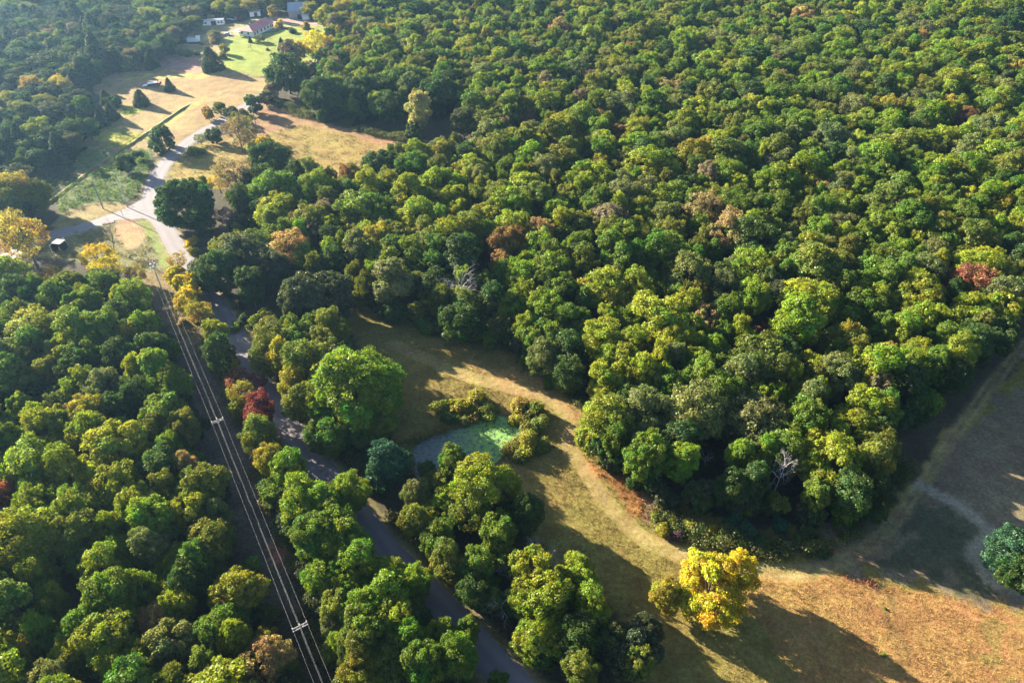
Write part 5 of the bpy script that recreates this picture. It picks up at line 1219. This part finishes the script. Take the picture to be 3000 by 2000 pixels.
o = thing_at("slatted_panel", 317, 652, math.radians(28), "brown slatted wooden panel lying beside the side road", "slatted panel")
for k in range(7):
    mb = MB(); mb.box(-1.9, 1.9, -1.0 + k * 0.3, -0.8 + k * 0.3, 0.12, 0.18); mb.build("slat", M_RUST if k % 3 == 1 else M_TIMBER, o)
mb = MB(); [mb.box(x - 0.06, x + 0.06, -1.05, 1.1, 0.0, 0.119) for x in (-1.6, 0, 1.6)]; mb.build("runner", M_TIMBER, o)

# road signs
sg = thing_at("arrow_sign", 399, 545, math.radians(-28), "orange yellow curve sign with a black double arrow at the road bend", "road sign")
mb = MB(); [mb.tube([(x, 0.06, -0.2), (x, 0.06, 2.3)], [0.05, 0.05], 6) for x in (-0.35, 0.35)]; mb.build("post", M_STEEL, sg)
mb = MB(); mb.box(-0.75, 0.75, -0.02, 0.0, 1.4, 2.3); pnl = mb.build("panel", M_SIGN, sg)
mb = MB(); mb.prism([(-0.62, -0.035, 1.85), (-0.32, -0.035, 1.58), (-0.32, -0.035, 1.77), (0.32, -0.035, 1.77), (0.32, -0.035, 1.58), (0.62, -0.035, 1.85), (0.32, -0.035, 2.12), (0.32, -0.035, 1.93), (-0.32, -0.035, 1.93), (-0.32, -0.035, 2.12)], (0, 0.012, 0)); mb.build("arrow", M_BLACK, pnl)
sg = thing_at("warning_sign", 699, 899, math.radians(25), "yellow diamond warning sign in the shade right of the road", "road sign")
mb = MB(); mb.tube([(0, 0.05, -0.2), (0, 0.05, 2.6)], [0.04, 0.04], 6); mb.build("post", M_STEEL, sg)
mb = MB(); mb.prism([(0, 0, 1.5), (0.62, 0, 2.12), (0, 0, 2.74), (-0.62, 0, 2.12)], (0, -0.02, 0)); pnl = mb.build("panel", M_SIGN, sg)
mb = MB(); mb.prism([(-0.07, -0.035, 1.8), (0.07, -0.035, 1.8), (0.07, -0.035, 2.2), (0.2, -0.035, 2.2), (0, -0.035, 2.48), (-0.2, -0.035, 2.2), (-0.07, -0.035, 2.2)], (0, 0.012, 0)); mb.build("arrow", M_BLACK, pnl)
for px, py, lab, h, m in ((363, 611, "short white marker post at the mouth of the side road", 1.1, M_WHITE), (361, 634, "thin dark sign post on the near side of the side road", 2.4, M_WOODPOLE)):
    x, y = at(px, py); mb = MB(); mb.tube([(0, 0, -0.1), (0, 0, h)], [0.07, 0.06], 8); mb.box(-0.02, 0.02, -0.22, 0.22, h - 0.45, h) if h > 2 else mb.tube([(0, 0, h), (0, 0, h + 0.08)], [0.08, 0.02], 8)
    o = mb.build("marker_post", m); o.location = (x, y, 0); tag(o, lab, "marker post")

# ------------------------------------------------------------------ low growth nobody could count
def scatter(name, pts, rgb, hmin, hmax, blades, width, seed, label, lean=0.35):
    rnd = np.random.default_rng(seed); n = len(pts)
    P_ = np.repeat(pts, blades, 0); m = len(P_)
    c = np.repeat(rgb, blades, 0) * rnd.uniform(0.65, 1.35, (m, 1)) * rnd.uniform(0.92, 1.08, (m, 3))
    h = rnd.uniform(hmin, hmax, m) * np.repeat(rnd.uniform(0.6, 1.4, n), blades)
    a = rnd.uniform(0, 6.283, m); off = rnd.normal(0, 0.16, (m, 2))
    bx = P_ + off
    d = np.stack([np.cos(a), np.sin(a)], 1) * (width * rnd.uniform(0.6, 1.4, m))[:, None]
    l = rnd.normal(0, lean, (m, 2)) * h[:, None]
    z0 = np.zeros((m, 1))
    V = np.stack([np.hstack([bx - d, z0]), np.hstack([bx + d, z0]), np.hstack([bx + l + d * 0.35, (h)[:, None]]), np.hstack([bx + l - d * 0.35, (h * 0.97)[:, None]])], 1).reshape(-1, 3)
    me = mesh_np(name, V, np.arange(4 * m).reshape(m, 4), M_TUFT)
    add_attr(me, "col", 'FLOAT_COLOR', 'FACE', np.hstack([c, np.ones((m, 1))]))
    return tag(link(name, me), label, "grass", kind="stuff")

g2 = np.random.default_rng(21)
ZN = [z[0] for z in ZONES]
def pick(n, names, ymax=420, dens=None):
    px = g2.uniform(-60, 3060, n), g2.uniform(0, 2040, n)
    # even over the ground: thin out by what a pixel covers
    X = g2.uniform(-330, 200, n * 3); Y = g2.uniform(45, ymax, n * 3); q = np.stack([X, Y], 1)
    u = 1500 + F_PX * X / (Y * CP + H_CAM * SP); v = 1000 - F_PX * (Y * SP - H_CAM * CP) / (Y * CP + H_CAM * SP)
    q = q[(u > -80) & (u < 3080) & (v < 2080)]
    rg = np.stack([vnoise(q, 3.0) - 0.5, vnoise(q + 77.7, 3.0) - 0.5], 1) + 0.6 * np.stack([vnoise(q + 33, 9.0) - 0.5, vnoise(q + 11, 9.0) - 0.5], 1)
    col, zid = zone_colour(q, rg)
    ids = [i + 1 for i, z in enumerate(ZN) if z in names]
    m = np.isin(zid, ids) & (seg_dist(q, road_line) > ROAD_W / 2 + 0.8) & (seg_dist(q, side_line) > SIDE_W / 2 + 0.8) & ~inside(q, POND)
    if dens: m &= (vnoise(q, dens[0]) * 0.65 + vnoise(q + 55, dens[0] * 0.35) * 0.35 + g2.normal(0, 0.10, len(q))) > dens[1]
    return q[m], col[m] * GROUND_K
q, c = pick(260000, ("meadow", "meadow_tan", "hay_field", "hay_green", "bluestem", "bluestem_pink", "corridor_tan"), 170)
scatter("meadow_grass", q, c * 1.12, 0.08, 0.24, 4, 0.022, 3, "tawny meadow grass of the near fields and track sides", 0.4)
q, c = pick(110000, ("meadow", "hay_field", "hay_green", "upper_meadow", "green_weeds", "corridor_brush"), 330, (3.5, 0.56))
scatter("meadow_weeds", q, c * np.array([0.95, 1.08, 0.9]), 0.15, 0.5, 5, 0.03, 4, "patches of taller weeds in the meadows", 0.5)
q, c = pick(60000, ("bluestem", "bluestem_pink"), 200)
scatter("bluestem_grass", q, c * 1.2, 0.4, 0.9, 6, 0.035, 5, "tall orange red grass along the forest edge", 0.25)

def leaf_mounds(name, zones, n, rad, hgt, rgbs, seed, label, per=26, size=0.34, ymax=330, dens=None, cat="undergrowth"):
    q, _ = pick(n, zones, ymax, dens); rnd = np.random.default_rng(seed); k = len(q)
    r = rad * rnd.uniform(0.6, 1.4, k); c = np.stack([q[:, 0], q[:, 1], hgt * rnd.uniform(0.1, 1.0, k) * vnoise(q, 6.0) * 1.6], 1)
    V, F_, lv = leaves(c, r, c - np.array([0, 0, 1.0]), per, size, rnd, hemi=-0.1, hue=0.02, puffhue=0.02)
    V[:, 2] = np.maximum(V[:, 2], 0.01)
    me = mesh_np(name, V, F_, M_LEAF); add_attr(me, "leafvar", 'FLOAT_VECTOR', 'FACE', lv)
    o = link(name, me); o.color = (*rgbs, 1); return tag(o, label, cat, kind="stuff")
leaf_mounds("vine_thicket", ("vine_ground",), 26000, 0.8, 1.5, (0.085, 0.135, 0.035), 41, "tangled green vine thicket beside the road junction")
leaf_mounds("pale_weeds", ("vine_green", "green_weeds"), 16000, 0.55, 0.6, (0.17, 0.21, 0.06), 42, "pale green weed patch left of the ditch bank", 18)
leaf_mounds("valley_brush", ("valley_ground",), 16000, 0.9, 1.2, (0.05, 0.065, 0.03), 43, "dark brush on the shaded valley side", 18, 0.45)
leaf_mounds("corridor_brush", ("corridor_brush", "triangle"), 22000, 0.6, 0.9, (0.165, 0.14, 0.05), 44, "brown and olive brush under the upper power line", 20, 0.3, dens=(5.0, 0.5))

def edge_brush(name, lines, n, w, rgbs, seed, label):
    rnd = np.random.default_rng(seed); q = []
    for ln in lines:
        ln = resample(np.asarray(ln), 1.0); i = rnd.integers(0, len(ln), n)
        q.append(ln[i] + rnd.normal(0, w, (n, 2)))
    q = np.vstack(q); q = q[(vnoise(q, 4.0) > 0.33) & (seg_dist(q, road_line) > 4.6) & (seg_dist(q, TRACK) > 2.6) & ~inside(q, POND)]
    k = len(q); r = 0.75 * rnd.uniform(0.5, 1.7, k)
    c = np.stack([q[:, 0], q[:, 1], 2.2 * rnd.random(k) ** 1.5 * vnoise(q, 5.0) * 1.5], 1)
    V, F_, lv = leaves(c, r, c - np.array([0, 0, 1.0]), 26, 0.34, rnd, hemi=-0.2, hue=0.025, puffhue=0.03)
    V[:, 2] = np.maximum(V[:, 2], 0.01)
    me = mesh_np(name, V, F_, M_LEAF); add_attr(me, "leafvar", 'FLOAT_VECTOR', 'FACE', lv)
    o = link(name, me); o.color = (*rgbs, 1); return tag(o, label, "undergrowth", kind="stuff")
EDGE = [at_np(z5([(330, 560), (560, 680), (760, 740), (1000, 770), (1180, 860), (1330, 960), (1500, 1080), (1600, 1190)])), at_np(z9([(-200, 380), (0, 560), (180, 650), (400, 680), (650, 720), (850, 740), (930, 660), (1100, 560), (1380, 420), (1480, 150)])),
        at_np(z1([(1720, 640), (2000, 760), (2240, 810), (2500, 890), (2700, 930)]))]
edge_brush("edge_brush", EDGE, 1500, 1.5, (0.075, 0.088, 0.024), 61, "dark green brush growing along the foot of the forest edge")
edge_brush("roadside_brush", [at_np(z7([(1650, 60), (1800, 450), (1950, 800), (2080, 1150), (2160, 1500)])), at_np(z8([(60, 60), (250, 330), (420, 640), (600, 900), (760, 1080), (950, 1250)])), at_np(z4([(1450, 480), (1560, 640), (1680, 830), (1800, 1020)])), at_np(z4([(1360, 800), (1450, 950), (1560, 1180), (1680, 1400)]))], 700, 1.1, (0.105, 0.105, 0.028), 62, "olive brush along the road verges beneath the trees")
edge_brush("pond_reeds", [np.vstack([POND, POND[:1]])], 900, 0.8, (0.16, 0.15, 0.032), 63, "olive rushes ringing the pond")

# ------------------------------------------------------------------ air
def haze(density, colour, aniso):
    m, nt, out = new_mat("air")
    v = N(nt, "ShaderNodeVolumePrincipled")
    v.inputs["Color"].default_value = (*colour, 1); v.inputs["Density"].default_value = density; v.inputs["Anisotropy"].default_value = aniso
    nt.links.new(v.outputs[0], out.inputs["Volume"])
    mb = MB(); mb.box(-1600, 1600, -1600, 1600, -1.2, 124.0)
    o = mb.build("haze", m); return tag(o, kind="stuff")
haze(0.00008, (0.34, 0.62, 1.0), 0.62)
